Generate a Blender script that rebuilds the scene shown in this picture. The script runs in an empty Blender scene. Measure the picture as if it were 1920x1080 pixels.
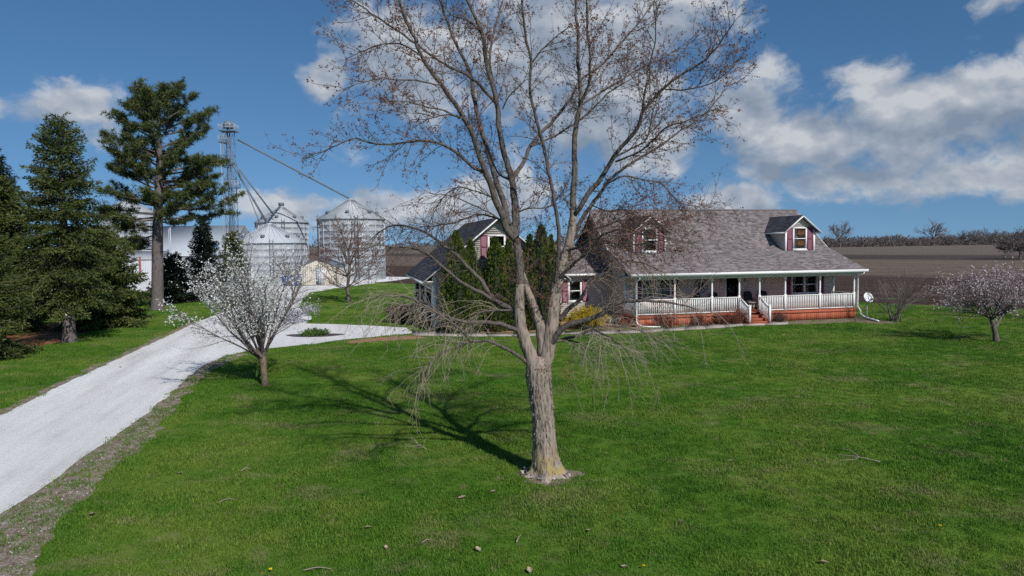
import bpy, math, random
import numpy as np
from mathutils import Vector, Matrix

# ------------------------------------------------------------------ camera
SC = bpy.context.scene
F_PX, CAM_H = 1280.0, 4.8                      # focal length in pixels of a 1920 px wide picture
PITCH, ROLL = math.atan(83 / 1280), math.radians(0.63)
_f = np.array([0, math.cos(PITCH), -math.sin(PITCH)])
_r0 = np.array([1.0, 0, 0]); _u0 = np.cross(_r0, _f)
_r = _r0 * math.cos(ROLL) - _u0 * math.sin(ROLL)
_u = _u0 * math.cos(ROLL) + _r0 * math.sin(ROLL)
_C = np.array([0, 0, CAM_H])
def ray(px, py): return _f + _r * (px - 960) / F_PX - _u * (py - 540) / F_PX
def gp(px, py, z=0.0):
    d = ray(px, py); return _C + d * ((z - CAM_H) / d[2])
def at(px, py, Y):
    d = ray(px, py); return _C + d * (Y / d[1])
cam = bpy.data.cameras.new('camera'); cam_o = bpy.data.objects.new('camera', cam)
SC.collection.objects.link(cam_o)
cam.sensor_width = 36.0; cam.lens = 36.0 * F_PX / 1920; cam.clip_end = 6000; cam.clip_start = 0.1
M = Matrix(((_r[0], _u[0], -_f[0], 0), (_r[1], _u[1], -_f[1], 0), (_r[2], _u[2], -_f[2], CAM_H), (0, 0, 0, 1)))
cam_o.matrix_world = M
SC.camera = cam_o

# ------------------------------------------------------------------ light
SUN_EL = math.radians(38); SUN_AZ = math.atan2(0.52, -0.85)      # clockwise from +Y
sd = Vector((math.sin(SUN_AZ) * math.cos(SUN_EL), math.cos(SUN_AZ) * math.cos(SUN_EL), math.sin(SUN_EL)))
sun = bpy.data.lights.new('sun', 'SUN'); sun_o = bpy.data.objects.new('sun', sun)
SC.collection.objects.link(sun_o)
sun.energy = 4.0; sun.angle = math.radians(0.9); sun.color = (1.0, 0.955, 0.89)
sun_o.rotation_euler = sd.to_track_quat('Z', 'Y').to_euler(); sun_o.location = (20, -20, 40)
SC.view_settings.view_transform = 'Standard'; SC.view_settings.look = 'None'
SC.view_settings.exposure = 0.1; SC.view_settings.gamma = 1.0
SC.view_settings.use_curve_mapping = False

class NT:
    """small node-tree helper"""
    def __init__(s, tree): s.t = tree; s.n = tree.nodes; s.l = tree.links
    def new(s, typ, ins=None, **props):
        n = s.n.new(typ)
        for k, v in props.items(): setattr(n, k, v)
        for k, v in (ins or {}).items(): s.set(n, k, v)
        return n
    def set(s, n, k, v):
        sock = n.inputs[k]
        if isinstance(v, bpy.types.NodeSocket): s.l.new(v, sock)
        elif isinstance(v, bpy.types.Node): s.l.new(v.outputs[0], sock)
        else: sock.default_value = v
    def math(s, op, a, b=None, c=None, clamp=False):
        n = s.n.new('ShaderNodeMath'); n.operation = op; n.use_clamp = clamp
        s.set(n, 0, a)
        if b is not None: s.set(n, 1, b)
        if c is not None: s.set(n, 2, c)
        return n.outputs[0]
    def vmath(s, op, a, b=None, out=0):
        n = s.n.new('ShaderNodeVectorMath'); n.operation = op
        s.set(n, 0, a)
        if b is not None: s.set(n, 1, b)
        return n.outputs[out]
    def mix(s, fac, a, b, typ='MIX'):
        n = s.n.new('ShaderNodeMix'); n.data_type = 'RGBA'; n.blend_type = typ
        s.set(n, 'Factor', fac); s.set(n, 6, a); s.set(n, 7, b)
        return n.outputs[2]
    def ramp(s, fac, stops, interp='LINEAR'):
        n = s.n.new('ShaderNodeValToRGB'); e = n.color_ramp.elements; n.color_ramp.interpolation = interp
        while len(e) < len(stops): e.new(0.5)
        for el, (p, c) in zip(e, stops):
            el.position = p; el.color = (*c, 1) if isinstance(c, (tuple, list)) else (c, c, c, 1)
        s.set(n, 0, fac); return n.outputs[0]
    def noise(s, vec, scale, detail=4, rough=0.55, dist=0.0, dim='3D'):
        n = s.n.new('ShaderNodeTexNoise'); n.noise_dimensions = dim
        s.set(n, 'Vector', vec); n.inputs['Scale'].default_value = scale
        n.inputs['Detail'].default_value = detail; n.inputs['Roughness'].default_value = rough
        n.inputs['Distortion'].default_value = dist
        return n.outputs[0]

# sky: Nishita with cumulus clouds by direction
W = bpy.data.worlds.new('World'); SC.world = W; W.use_nodes = True
nt = NT(W.node_tree); W.node_tree.nodes.clear()
sky = nt.new('ShaderNodeTexSky', sky_type='NISHITA', sun_disc=False, sun_elevation=SUN_EL, sun_rotation=SUN_AZ,
             altitude=200.0, air_density=1.0, dust_density=0.1, ozone_density=1.6)
tc = nt.new('ShaderNodeTexCoord')
dirv = nt.vmath('NORMALIZE', tc.outputs['Generated'])
nt.set(sky, 'Vector', nt.vmath('NORMALIZE', nt.vmath('ADD', nt.vmath('MULTIPLY', dirv, (1.0, 1.0, 0.85)), (0.0, 0.0, 0.17))))   # a clear, deep sky down to the horizon
sep = nt.new('ShaderNodeSeparateXYZ', {0: dirv})
az = nt.math('ARCTAN2', sep.outputs[0], sep.outputs[1])
el = nt.math('ARCSINE', sep.outputs[2])
q = nt.new('ShaderNodeCombineXYZ', {0: az, 1: el, 2: 0.0}).outputs[0]
def azel(px, py):
    d = ray(px, py); d = d / np.linalg.norm(d); return math.atan2(d[0], d[1]), math.asin(d[2])
def clouds(qv):
    warp = nt.new('ShaderNodeTexNoise', {'Vector': qv, 'Scale': 5.5, 'Detail': 4.0, 'Roughness': 0.6}).outputs[1]
    w = nt.vmath('SUBTRACT', warp, (0.5, 0.5, 0.5))
    w = nt.vmath('MULTIPLY', w, (0.11, 0.07, 0.0))
    qq = nt.vmath('ADD', qv, w)
    tot = None
    BL = [(150, 192, 88, 52), (-30, 188, 55, 24), (760, 110, 185, 150), (1010, 95, 260, 190), (1240, 60, 165, 110),
          (608, 150, 48, 50), (560, 395, 120, 44), (720, 390, 175, 54), (930, 372, 130, 78), (1140, 215, 230, 150),
          (1410, 215, 125, 105), (1490, 265, 150, 95), (1660, 235, 170, 105), (1860, 195, 180, 85), (1590, 320, 200, 44),
          (1830, 320, 140, 42), (1370, 385, 110, 42), (1890, 0, 75, 30), (2050, 250, 160, 110)]
    for (px, py, rx, ry) in BL:
        a0, e0 = azel(px, py)
        d = nt.vmath('SUBTRACT', qq, (a0, e0, 0.0))
        d = nt.vmath('MULTIPLY', d, (F_PX / rx, F_PX / ry, 0.0))
        b = nt.math('SUBTRACT', 1.0, nt.vmath('LENGTH', d, out=1))
        tot = b if tot is None else nt.math('SMOOTH_MAX', tot, b, 0.25)
    # the same kind of cloud goes on all round, outside the picture
    big = nt.noise(nt.vmath('MULTIPLY', qv, (1.0, 1.7, 1.0)), 2.6, 3, 0.5)
    gen = nt.math('MULTIPLY_ADD', big, 3.4, -1.95)
    side = nt.math('SUBTRACT', nt.math('ABSOLUTE', az), 0.78)
    high = nt.math('SUBTRACT', el, 0.42)
    outm = nt.math('MULTIPLY', nt.math('MAXIMUM', side, high), 6.0, clamp=True)
    gen = nt.math('ADD', gen, nt.math('MULTIPLY_ADD', outm, 3.0, -3.0))
    tot = nt.math('MAXIMUM', tot, gen)
    n1 = nt.noise(nt.vmath('MULTIPLY', qq, (1.0, 1.35, 1.0)), 10.0, 11, 0.60)
    return nt.math('ADD', nt.math('MULTIPLY', tot, 0.85), nt.math('MULTIPLY_ADD', n1, 2.3, -1.17)), n1
dens, n1 = clouds(q)
alpha = nt.new('ShaderNodeMapRange', {'Value': dens, 'From Min': 0.0, 'From Max': 0.50}, interpolation_type='SMOOTHSTEP').outputs[0]
dens_up, _n = clouds(nt.vmath('ADD', q, (0.018, 0.040, 0.0)))
up = nt.vmath('ADD', q, (0.008, 0.015, 0.0))
n_up = nt.noise(nt.vmath('MULTIPLY', up, (1.0, 1.35, 1.0)), 11.0, 5, 0.5)
n_lo = nt.noise(nt.vmath('MULTIPLY', q, (1.0, 1.35, 1.0)), 11.0, 5, 0.5)
lit = nt.math('MULTIPLY_ADD', nt.math('SUBTRACT', n_lo, n_up), 3.2, 0.80)
lit = nt.math('SUBTRACT', lit, nt.math('MULTIPLY', nt.math('MULTIPLY', dens_up, 1.05, clamp=True), 0.66), clamp=True)
lit = nt.math('ADD', lit, nt.math('MULTIPLY_ADD', n1, 0.55, -0.29), clamp=True)
ccol = nt.ramp(lit, [(0.0, (0.22, 0.275, 0.36)), (0.45, (0.33, 0.38, 0.455)), (0.8, (0.45, 0.485, 0.54)), (1.0, (0.57, 0.595, 0.63))])
SKY_STRENGTH = 0.084
skyc = nt.new('ShaderNodeHueSaturation', {'Saturation': 1.27, 'Value': 1.0, 'Color': sky.outputs[0]}).outputs[0]
ccol = nt.mix(1.0, ccol, (1 / SKY_STRENGTH * 0.95,) * 3 + (1,), 'MULTIPLY')
col = nt.mix(nt.math('MULTIPLY', alpha, 0.93), skyc, ccol)
bg = nt.new('ShaderNodeBackground', {'Color': col, 'Strength': SKY_STRENGTH})
nt.new('ShaderNodeOutputWorld', {'Surface': bg})
SC.cycles.use_denoising = False
SC.cycles.max_bounces = 6; SC.cycles.transparent_max_bounces = 8

# ------------------------------------------------------------------ helpers
COL = SC.collection
class MB:
    """collects geometry, builds ONE mesh object"""
    def __init__(s): s.v = []; s.q = []; s.t = []; s.n = 0
    def add(s, v, q=None, t=None):
        v = np.asarray(v, float).reshape(-1, 3)
        if q is not None and len(q): s.q.append(np.asarray(q, int).reshape(-1, 4) + s.n)
        if t is not None and len(t): s.t.append(np.asarray(t, int).reshape(-1, 3) + s.n)
        s.v.append(v); s.n += len(v); return s
    def box(s, lo, hi, R=None, o=None):
        x0, y0, z0 = lo; x1, y1, z1 = hi
        v = np.array([[x0,y0,z0],[x1,y0,z0],[x1,y1,z0],[x0,y1,z0],[x0,y0,z1],[x1,y0,z1],[x1,y1,z1],[x0,y1,z1]], float)
        fc = np.array([[0,3,2,1],[4,5,6,7],[0,1,5,4],[1,2,6,5],[2,3,7,6],[3,0,4,7]])
        if R is not None:
            v = v @ np.asarray(R).T
            if np.linalg.det(np.asarray(R)) < 0: fc = fc[:, ::-1]
        if o is not None: v = v + np.asarray(o)
        return s.add(v, fc)
    def hexa(s, v8):   # 4 bottom, 4 top
        return s.add(v8, [[0,3,2,1],[4,5,6,7],[0,1,5,4],[1,2,6,5],[2,3,7,6],[3,0,4,7]])
    def beam(s, a, b, w, h=None, upv=(0, 0, 1)):
        a = np.asarray(a, float); b = np.asarray(b, float); h = h or w
        d = b - a; L = np.linalg.norm(d); d /= L
        x = np.cross(d, upv); nx = np.linalg.norm(x)
        x = np.array([1.0, 0, 0]) if nx < 1e-6 else x / nx
        y = np.cross(x, d)
        R = np.stack([x, d, y], 1)
        return s.box((-w/2, 0, -h/2), (w/2, L, h/2), R, a)
    def tube(s, pts, rad, k=6, cap=False, wob=None):
        pts = np.asarray(pts, float); n = len(pts); rad = np.broadcast_to(np.asarray(rad, float), (n,))
        tg = np.gradient(pts, axis=0); tg /= np.linalg.norm(tg, axis=1, keepdims=True) + 1e-12
        m = tg.mean(0); ref = np.eye(3)[np.argmin(np.abs(m))]
        a = np.cross(tg, ref); a /= np.linalg.norm(a, axis=1, keepdims=True) + 1e-12
        b = np.cross(tg, a)
        th = np.arange(k) * 2 * math.pi / k
        rr = rad[:, None] * np.ones(k)
        if wob is not None: rr = rr * wob
        v = pts[:, None] + rr[..., None] * (np.cos(th)[None, :, None] * a[:, None] + np.sin(th)[None, :, None] * b[:, None])
        i = np.arange(n - 1)[:, None] * k; j = np.arange(k)[None]; jn = (j + 1) % k
        qd = np.stack([i + j, i + jn, i + k + jn, i + k + j], -1).reshape(-1, 4)
        t = None
        v = v.reshape(-1, 3)
        if cap:
            v = np.vstack([v, pts[:1], pts[-1:]]); c0, c1 = n * k, n * k + 1
            j = np.arange(k); jn = (j + 1) % k
            t = np.vstack([np.stack([np.full(k, c0), jn, j], 1), np.stack([np.full(k, c1), (n-1)*k + j, (n-1)*k + jn], 1)])
        return s.add(v, qd, t)
    def lathe(s, prof, k=16, o=(0, 0, 0), cap=True):
        prof = np.asarray(prof, float); pts = np.zeros((len(prof), 3)); th = np.arange(k) * 2 * math.pi / k
        v = np.stack([prof[:, 0:1] * np.cos(th), prof[:, 0:1] * np.sin(th), np.repeat(prof[:, 1:2], k, 1)], -1).reshape(-1, 3) + np.asarray(o)
        n = len(prof); i = np.arange(n - 1)[:, None] * k; j = np.arange(k)[None]; jn = (j + 1) % k
        s.add(v, np.stack([i + j, i + jn, i + k + jn, i + k + j], -1).reshape(-1, 4)); return s
    def cards(s, c, size, rng, aspect=0.5, nb=None, tri=False, along=None, spread=1.0):
        """many leaf-sized faces: centres c, mean size"""
        c = np.asarray(c, float); n = len(c)
        if n == 0: return s
        d = rng.normal(size=(n, 3))
        if along is not None: d = along + d * spread
        d /= np.linalg.norm(d, axis=1, keepdims=True)
        e = rng.normal(size=(n, 3))
        if nb is not None: e = np.cross(d, nb + 0.5 * e)
        else: e = np.cross(d, e)
        e /= np.linalg.norm(e, axis=1, keepdims=True) + 1e-9
        sz = (np.asarray(size) * rng.uniform(0.6, 1.35, n))[:, None]
        d = d * sz; e = e * sz * aspect * 0.5
        if tri:
            v = np.stack([c - e, c + e, c + d], 1).reshape(-1, 3)
            return s.add(v, t=np.arange(3 * n).reshape(-1, 3))
        v = np.stack([c, c + d * 0.5 + e, c + d, c + d * 0.5 - e], 1).reshape(-1, 3)
        return s.add(v, np.arange(4 * n).reshape(-1, 4))
    def mesh(s, name, smooth=False):
        me = bpy.data.meshes.new(name)
        V = np.vstack(s.v) if s.v else np.zeros((0, 3))
        q = np.vstack(s.q) if s.q else np.zeros((0, 4), int); t = np.vstack(s.t) if s.t else np.zeros((0, 3), int)
        me.vertices.add(len(V)); me.vertices.foreach_set('co', V.ravel())
        L = q.size + t.size; me.loops.add(L)
        me.loops.foreach_set('vertex_index', np.concatenate([q.ravel(), t.ravel()]).astype(np.int32))
        me.polygons.add(len(q) + len(t))
        st = np.concatenate([np.arange(len(q)) * 4, q.size + np.arange(len(t)) * 3]).astype(np.int32)
        me.polygons.foreach_set('loop_start', st)
        if smooth: me.polygons.foreach_set('use_smooth', np.ones(len(q) + len(t), bool))
        me.update(calc_edges=True)
        return me
    def build(s, name, mat, parent=None, loc=None, smooth=False, kind=None):
        return obj(name, s.mesh(name, smooth), mat, parent, loc, kind)
def obj(name, me, mat, parent=None, loc=None, kind=None):
    if mat is not None and not me.materials: me.materials.append(mat)
    o = bpy.data.objects.new(name, me); COL.objects.link(o)
    if parent is not None: o.parent = parent
    if loc is not None: o.location = loc
    if kind: o['kind'] = kind
    return o
def tag(o, label, cat, group=None):
    o['label'] = label; o['category'] = cat
    if group: o['group'] = group
    return o
def thing(name, label, cat, loc=(0, 0, 0), rz=0.0, group=None):
    o = bpy.data.objects.new(name, None); COL.objects.link(o); o.empty_display_size = 0.2
    o.location = loc; o.rotation_euler = (0, 0, rz)
    return tag(o, label, cat, group)
def copy_tree(o, parent=None, loc=None, rz=None, scale=None, label=None):
    c = o.copy(); COL.objects.link(c); c.parent = parent
    if loc is not None: c.location = loc
    if rz is not None: c.rotation_euler = (0, 0, rz)
    if scale is not None: c.scale = scale if isinstance(scale, (tuple, list)) else (scale,) * 3
    if label: c['label'] = label
    for ch in list(o.children): copy_tree(ch, c)
    return c
# ------------------------------------------------------------------ materials
def mat(name, fn, **kw):
    m = bpy.data.materials.new(name); m.use_nodes = True
    t = NT(m.node_tree); t.n.clear()
    out = t.new('ShaderNodeOutputMaterial')
    b = t.new('ShaderNodeBsdfPrincipled')
    t.l.new(b.outputs[0], out.inputs[0])
    fn(t, b, out)
    return m
def gpos(t): return t.new('ShaderNodeNewGeometry').outputs['Position']
def ocoord(t): return t.new('ShaderNodeTexCoord').outputs['Object']
def bump(t, b, h, strength=0.4, dist=0.02):
    n = t.new('ShaderNodeBump', {'Height': h, 'Strength': strength, 'Distance': dist}); t.l.new(n.outputs[0], b.inputs['Normal'])
def plain(name, c, rough=0.6, var=0.12, scale=6.0, metal=0.0, bumps=0.0, spec=0.3):
    def fn(t, b, o):
        n = t.noise(ocoord(t), scale, 5, 0.6)
        lo = tuple(x * (1 - var) for x in c); hi = tuple(min(1, x * (1 + var)) for x in c)
        t.set(b, 'Base Color', t.ramp(n, [(0.25, lo), (0.75, hi)]))
        t.set(b, 'Roughness', rough); t.set(b, 'Metallic', metal); t.set(b, 'Specular IOR Level', spec)
        if bumps: bump(t, b, t.noise(ocoord(t), scale * 8, 3), bumps, 0.01)
    return mat(name, fn)
def leafy(name, stops, trans=0.25, rough=0.6, nscale=0.9):
    """foliage: colour by leaf (random per island) and by clump"""
    def fn(t, b, o):
        g = t.new('ShaderNodeNewGeometry')
        rnd = g.outputs['Random Per Island']
        n = t.noise(g.outputs['Position'], nscale, 3)
        f = t.math('MULTIPLY_ADD', rnd, 0.55, t.math('MULTIPLY_ADD', n, 1.2, -0.38))
        c = t.ramp(f, stops)
        t.set(b, 'Base Color', c); t.set(b, 'Roughness', rough); t.set(b, 'Specular IOR Level', 0.25)
        tr = t.new('ShaderNodeBsdfTranslucent', {'Color': c})
        mx = t.new('ShaderNodeMixShader', {0: trans, 1: b.outputs[0], 2: tr.outputs[0]})
        t.l.new(mx.outputs[0], o.inputs[0])
    return mat(name, fn)
def bark(name, dark, lightc, scale=9.0, stretch=0.25, moss=None):
    def fn(t, b, o):
        p = t.vmath('MULTIPLY', ocoord(t), (1.0, 1.0, stretch))
        v = t.new('ShaderNodeTexVoronoi', {'Vector': p, 'Scale': scale * 1.7}, feature='F1')
        n = t.noise(p, scale, 6, 0.65, 0.6); big = t.noise(ocoord(t), 1.3, 3)
        f = t.math('MULTIPLY_ADD', v.outputs[0], 0.5, t.math('MULTIPLY', n, 0.75))
        c = t.ramp(f, [(0.34, dark), (0.50, tuple((a + c2) / 2 for a, c2 in zip(dark, lightc))), (0.66, lightc)])
        c = t.mix(t.math('MULTIPLY', big, 0.5), c, tuple(x * 0.6 for x in lightc) + (1,))
        if moss:
            z = t.new('ShaderNodeSeparateXYZ', {0: ocoord(t)}).outputs[2]
            mz = t.new('ShaderNodeMapRange', {'Value': z, 'From Min': 0.75, 'From Max': 0.12}).outputs[0]
            mf = t.math('MULTIPLY', mz, t.ramp(t.noise(ocoord(t), 5.0, 5), [(0.4, 0.0), (0.6, 0.9)]))
            c = t.mix(mf, c, (*moss, 1))
            mz2 = t.new('ShaderNodeMapRange', {'Value': z, 'From Min': 0.16, 'From Max': 0.04}).outputs[0]
            c = t.mix(t.math('MULTIPLY', mz2, 0.85), c, (0.36, 0.30, 0.285, 1))
        t.set(b, 'Base Color', c); t.set(b, 'Roughness', 0.9); t.set(b, 'Specular IOR Level', 0.15)
        bump(t, b, f, 1.0, 0.03)
    return mat(name, fn)

def lawn_colour(t, blades):
    p = gpos(t)
    a = t.noise(p, 0.23, 4, 0.6); b2 = t.noise(p, 1.1, 5, 0.65); c3 = t.noise(p, 9.0, 3, 0.6)
    f = t.math('ADD', t.math('MULTIPLY', a, 0.55), t.math('ADD', t.math('MULTIPLY', b2, 0.35), t.math('MULTIPLY', c3, 0.18)))
    green = t.ramp(f, [(0.38, (0.040, 0.124, 0.010)), (0.50, (0.084, 0.194, 0.018)), (0.62, (0.160, 0.246, 0.036))])
    dry = t.noise(t.vmath('MULTIPLY', p, (1.0, 1.5, 1.0)), 0.42, 6, 0.72, 0.4)
    straw = t.ramp(dry, [(0.53, 0.0), (0.70, 0.66)])
    sp = t.ramp(t.noise(p, 2.3, 4, 0.7), [(0.61, 0.0), (0.70, 0.75)])
    m = t.math('MAXIMUM', straw, sp)
    c = t.mix(m, green, (0.30, 0.255, 0.135, 1))
    return c, c3
def _lawn(t, b, o):
    c, n = lawn_colour(t, False)
    t.set(b, 'Base Color', t.mix(0.15, c, (0.040, 0.055, 0.016, 1))); t.set(b, 'Roughness', 0.95); t.set(b, 'Specular IOR Level', 0.05)
    bump(t, b, t.noise(gpos(t), 22.0, 4, 0.7), 0.9, 0.05)
def _blade(t, b, o):
    c, n = lawn_colour(t, True)
    g = t.new('ShaderNodeNewGeometry')
    v = t.math('MULTIPLY_ADD', g.outputs['Random Per Island'], 0.75, 0.62)
    c = t.mix(1.0, c, t.new('ShaderNodeCombineColor', {0: v, 1: v, 2: v}).outputs[0], 'MULTIPLY')
    t.set(b, 'Base Color', c); t.set(b, 'Roughness', 0.6); t.set(b, 'Specular IOR Level', 0.18)
    tr = t.new('ShaderNodeBsdfTranslucent', {'Color': c})
    mx = t.new('ShaderNodeMixShader', {0: 0.3, 1: b.outputs[0], 2: tr.outputs[0]}); t.l.new(mx.outputs[0], o.inputs[0])
def _field(t, b, o):
    p = gpos(t)
    n0 = t.noise(p, 0.03, 3)
    s = t.math('ADD', t.vmath('DOT_PRODUCT', p, (0.67, 0.74, 0.0), out=1), t.math('MULTIPLY_ADD', n0, 10.0, -5.0))
    f = t.math('DIVIDE', s, 700.0)
    base = t.ramp(f, [(0.0, (0.070, 0.048, 0.042)), (0.138, (0.075, 0.052, 0.045)), (0.148, (0.150, 0.115, 0.092)), (0.255, (0.165, 0.128, 0.102)),
                      (0.268, (0.075, 0.062, 0.055)), (0.325, (0.078, 0.064, 0.058)), (0.36, (0.150, 0.125, 0.108)), (0.8, (0.16, 0.135, 0.115))])
    al = t.vmath('DOT_PRODUCT', p, (0.74, -0.67, 0.0), out=1)
    rows = t.new('ShaderNodeCombineXYZ', {0: t.math('MULTIPLY', s, 1.0), 1: t.math('MULTIPLY', al, 0.05), 2: 0.0}).outputs[0]
    r = t.noise(rows, 0.8, 4, 0.7); cl = t.noise(p, 3.0, 5, 0.75); clod = t.noise(p, 0.9, 5, 0.7)
    m = t.ramp(t.math('ADD', t.math('MULTIPLY', r, 0.62), t.math('ADD', t.math('MULTIPLY', cl, 0.19), t.math('MULTIPLY', clod, 0.19))), [(0.38, 0.45), (0.5, 1.0), (0.62, 1.65)])
    c = t.mix(1.0, base, m, 'MULTIPLY')
    t.set(b, 'Base Color', c); t.set(b, 'Roughness', 1.0); t.set(b, 'Specular IOR Level', 0.02)
    bump(t, b, t.math('ADD', cl, clod), 1.0, 0.12)
def _gravel(t, b, o):
    p = gpos(t)
    n = t.noise(p, 26.0, 5, 0.75); big = t.noise(t.new('ShaderNodeCombineXYZ', {0: t.vmath('DOT_PRODUCT', p, (0.97, 0.24, 0.0), out=1), 1: t.math('MULTIPLY', t.vmath('DOT_PRODUCT', p, (-0.24, 0.97, 0.0), out=1), 0.12), 2: 0.0}).outputs[0], 1.1, 4, 0.6); mid = t.noise(p, 3.2, 4, 0.7)
    v = t.new('ShaderNodeTexVoronoi', {'Vector': p, 'Scale': 38.0}).outputs[0]
    f = t.math('ADD', t.math('MULTIPLY', n, 0.36), t.math('ADD', t.math('MULTIPLY', big, 0.62), t.math('MULTIPLY', mid, 0.12)))
    c = t.ramp(f, [(0.36, (0.47, 0.45, 0.42)), (0.50, (0.70, 0.685, 0.665)), (0.68, (0.84, 0.835, 0.83))])
    t.set(b, 'Base Color', c); t.set(b, 'Roughness', 0.95); t.set(b, 'Specular IOR Level', 0.1)
    bump(t, b, t.math('ADD', n, v), 0.8, 0.02)
def _litter(t, b, o):
    p = gpos(t); n = t.noise(p, 5.0, 6, 0.75); n2 = t.noise(p, 22.0, 4, 0.7)
    c = t.ramp(t.math('ADD', t.math('MULTIPLY', n, 0.6), t.math('MULTIPLY', n2, 0.4)),
               [(0.36, (0.13, 0.095, 0.072)), (0.48, (0.25, 0.19, 0.145)), (0.56, (0.36, 0.31, 0.265)), (0.66, (0.52, 0.49, 0.455))])
    t.set(b, 'Base Color', c); t.set(b, 'Roughness', 1.0); t.set(b, 'Specular IOR Level', 0.05); bump(t, b, n2, 1.0, 0.04)
def _mulch(t, b, o):
    p = gpos(t); n = t.noise(p, 16.0, 5, 0.8); n2 = t.noise(p, 1.5, 3)
    c = t.ramp(t.math('MULTIPLY_ADD', n2, 0.2, t.math('MULTIPLY', n, 0.8)), [(0.36, (0.14, 0.075, 0.04)), (0.5, (0.34, 0.20, 0.115)), (0.66, (0.50, 0.34, 0.22))])
    t.set(b, 'Base Color', c); t.set(b, 'Roughness', 1.0); t.set(b, 'Specular IOR Level', 0.05); bump(t, b, n, 1.0, 0.04)
def _conc(t, b, o):
    p = gpos(t); n = t.noise(p, 1.2, 6, 0.7); n2 = t.noise(p, 30.0, 3)
    c = t.ramp(t.math('MULTIPLY_ADD', n2, 0.3, t.math('MULTIPLY', n, 0.7)), [(0.32, (0.25, 0.22, 0.19)), (0.65, (0.38, 0.345, 0.30))])
    t.set(b, 'Base Color', c); t.set(b, 'Roughness', 0.9); bump(t, b, n2, 0.2, 0.005)
def _shingle(t, b, o):
    g = t.new('ShaderNodeNewGeometry'); r = g.outputs['Random Per Island']
    n = t.noise(ocoord(t), 60.0, 2, 0.7); big = t.noise(ocoord(t), 0.55, 4)
    f = t.math('MULTIPLY_ADD', r, 0.62, t.math('ADD', t.math('MULTIPLY', n, 0.22), t.math('MULTIPLY', big, 0.22)))
    c = t.ramp(f, [(0.1, (0.074, 0.066, 0.068)), (0.4, (0.136, 0.120, 0.123)), (0.65, (0.186, 0.164, 0.167)), (0.95, (0.275, 0.242, 0.240))])
    t.set(b, 'Base Color', c); t.set(b, 'Roughness', 0.95); t.set(b, 'Specular IOR Level', 0.1)
def _siding(t, b, o):
    p = ocoord(t)
    n = t.noise(t.vmath('MULTIPLY', p, (1.0, 1.0, 9.0)), 0.9, 4); 
    c = t.ramp(n, [(0.3, (0.50, 0.46, 0.425)), (0.7, (0.58, 0.54, 0.50))])
    t.set(b, 'Base Color', c); t.set(b, 'Roughness', 0.55); t.set(b, 'Specular IOR Level', 0.25)
def _stain(t, b, o):
    g = t.new('ShaderNodeNewGeometry'); p = t.vmath('MULTIPLY', ocoord(t), (1, 1, 0.2))
    n = t.noise(p, 12.0, 5, 0.7); f = t.math('MULTIPLY_ADD', g.outputs['Random Per Island'], 0.35, t.math('MULTIPLY', n, 0.65))
    c = t.ramp(f, [(0.25, (0.24, 0.065, 0.035)), (0.5, (0.37, 0.105, 0.058)), (0.75, (0.47, 0.165, 0.095))])
    t.set(b, 'Base Color', c); t.set(b, 'Roughness', 0.75); t.set(b, 'Specular IOR Level', 0.2)
def _galv(t, b, o):
    p = ocoord(t)
    sep = t.new('ShaderNodeSeparateXYZ', {0: p})
    w = t.math('SINE', t.math('MULTIPLY', sep.outputs[2], 62.0))
    ang = t.math('ARCTAN2', sep.outputs[0], sep.outputs[1])
    sheet = t.new('ShaderNodeTexWhiteNoise', {0: t.new('ShaderNodeCombineXYZ', {0: t.math('FLOOR', t.math('MULTIPLY', ang, 2.4)), 1: t.math('FLOOR', t.math('MULTIPLY', sep.outputs[2], 1.1)), 2: 0.0}).outputs[0]}).outputs[0]
    n = t.noise(p, 1.2, 5, 0.7)
    f = t.math('MULTIPLY_ADD', sheet, 0.35, t.math('MULTIPLY', n, 0.65))
    c = t.ramp(f, [(0.2, (0.30, 0.325, 0.35)), (0.7, (0.40, 0.425, 0.45))])
    t.set(b, 'Base Color', c); t.set(b, 'Roughness', 0.6); t.set(b, 'Metallic', 0.1); bump(t, b, w, 0.25, 0.012)
def _ribbed(colr):
    def fn(t, b, o):
        p = ocoord(t); s = t.new('ShaderNodeSeparateXYZ', {0: p})
        w = t.math('SINE', t.math('MULTIPLY', s.outputs[0], 24.0)); n = t.noise(p, 0.6, 5, 0.7)
        t.set(b, 'Base Color', t.ramp(n, [(0.3, tuple(x * 0.88 for x in colr)), (0.7, colr)])); t.set(b, 'Roughness', 0.45)
        bump(t, b, w, 0.6, 0.03)
    return fn
def _glass(t, b, o):
    t.set(b, 'Base Color', (0.012, 0.014, 0.016, 1)); t.set(b, 'Roughness', 0.04); t.set(b, 'Specular IOR Level', 0.6)
    tr = t.new('ShaderNodeBsdfTransparent', {0: (0.75, 0.78, 0.78, 1)})
    fr = t.new('ShaderNodeFresnel', {0: 1.22}); gl = t.new('ShaderNodeBsdfGlossy', {'Roughness': 0.02})
    mx = t.new('ShaderNodeMixShader', {0: fr.outputs[0], 1: tr.outputs[0], 2: gl.outputs[0]}); t.l.new(mx.outputs[0], o.inputs[0])

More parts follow.
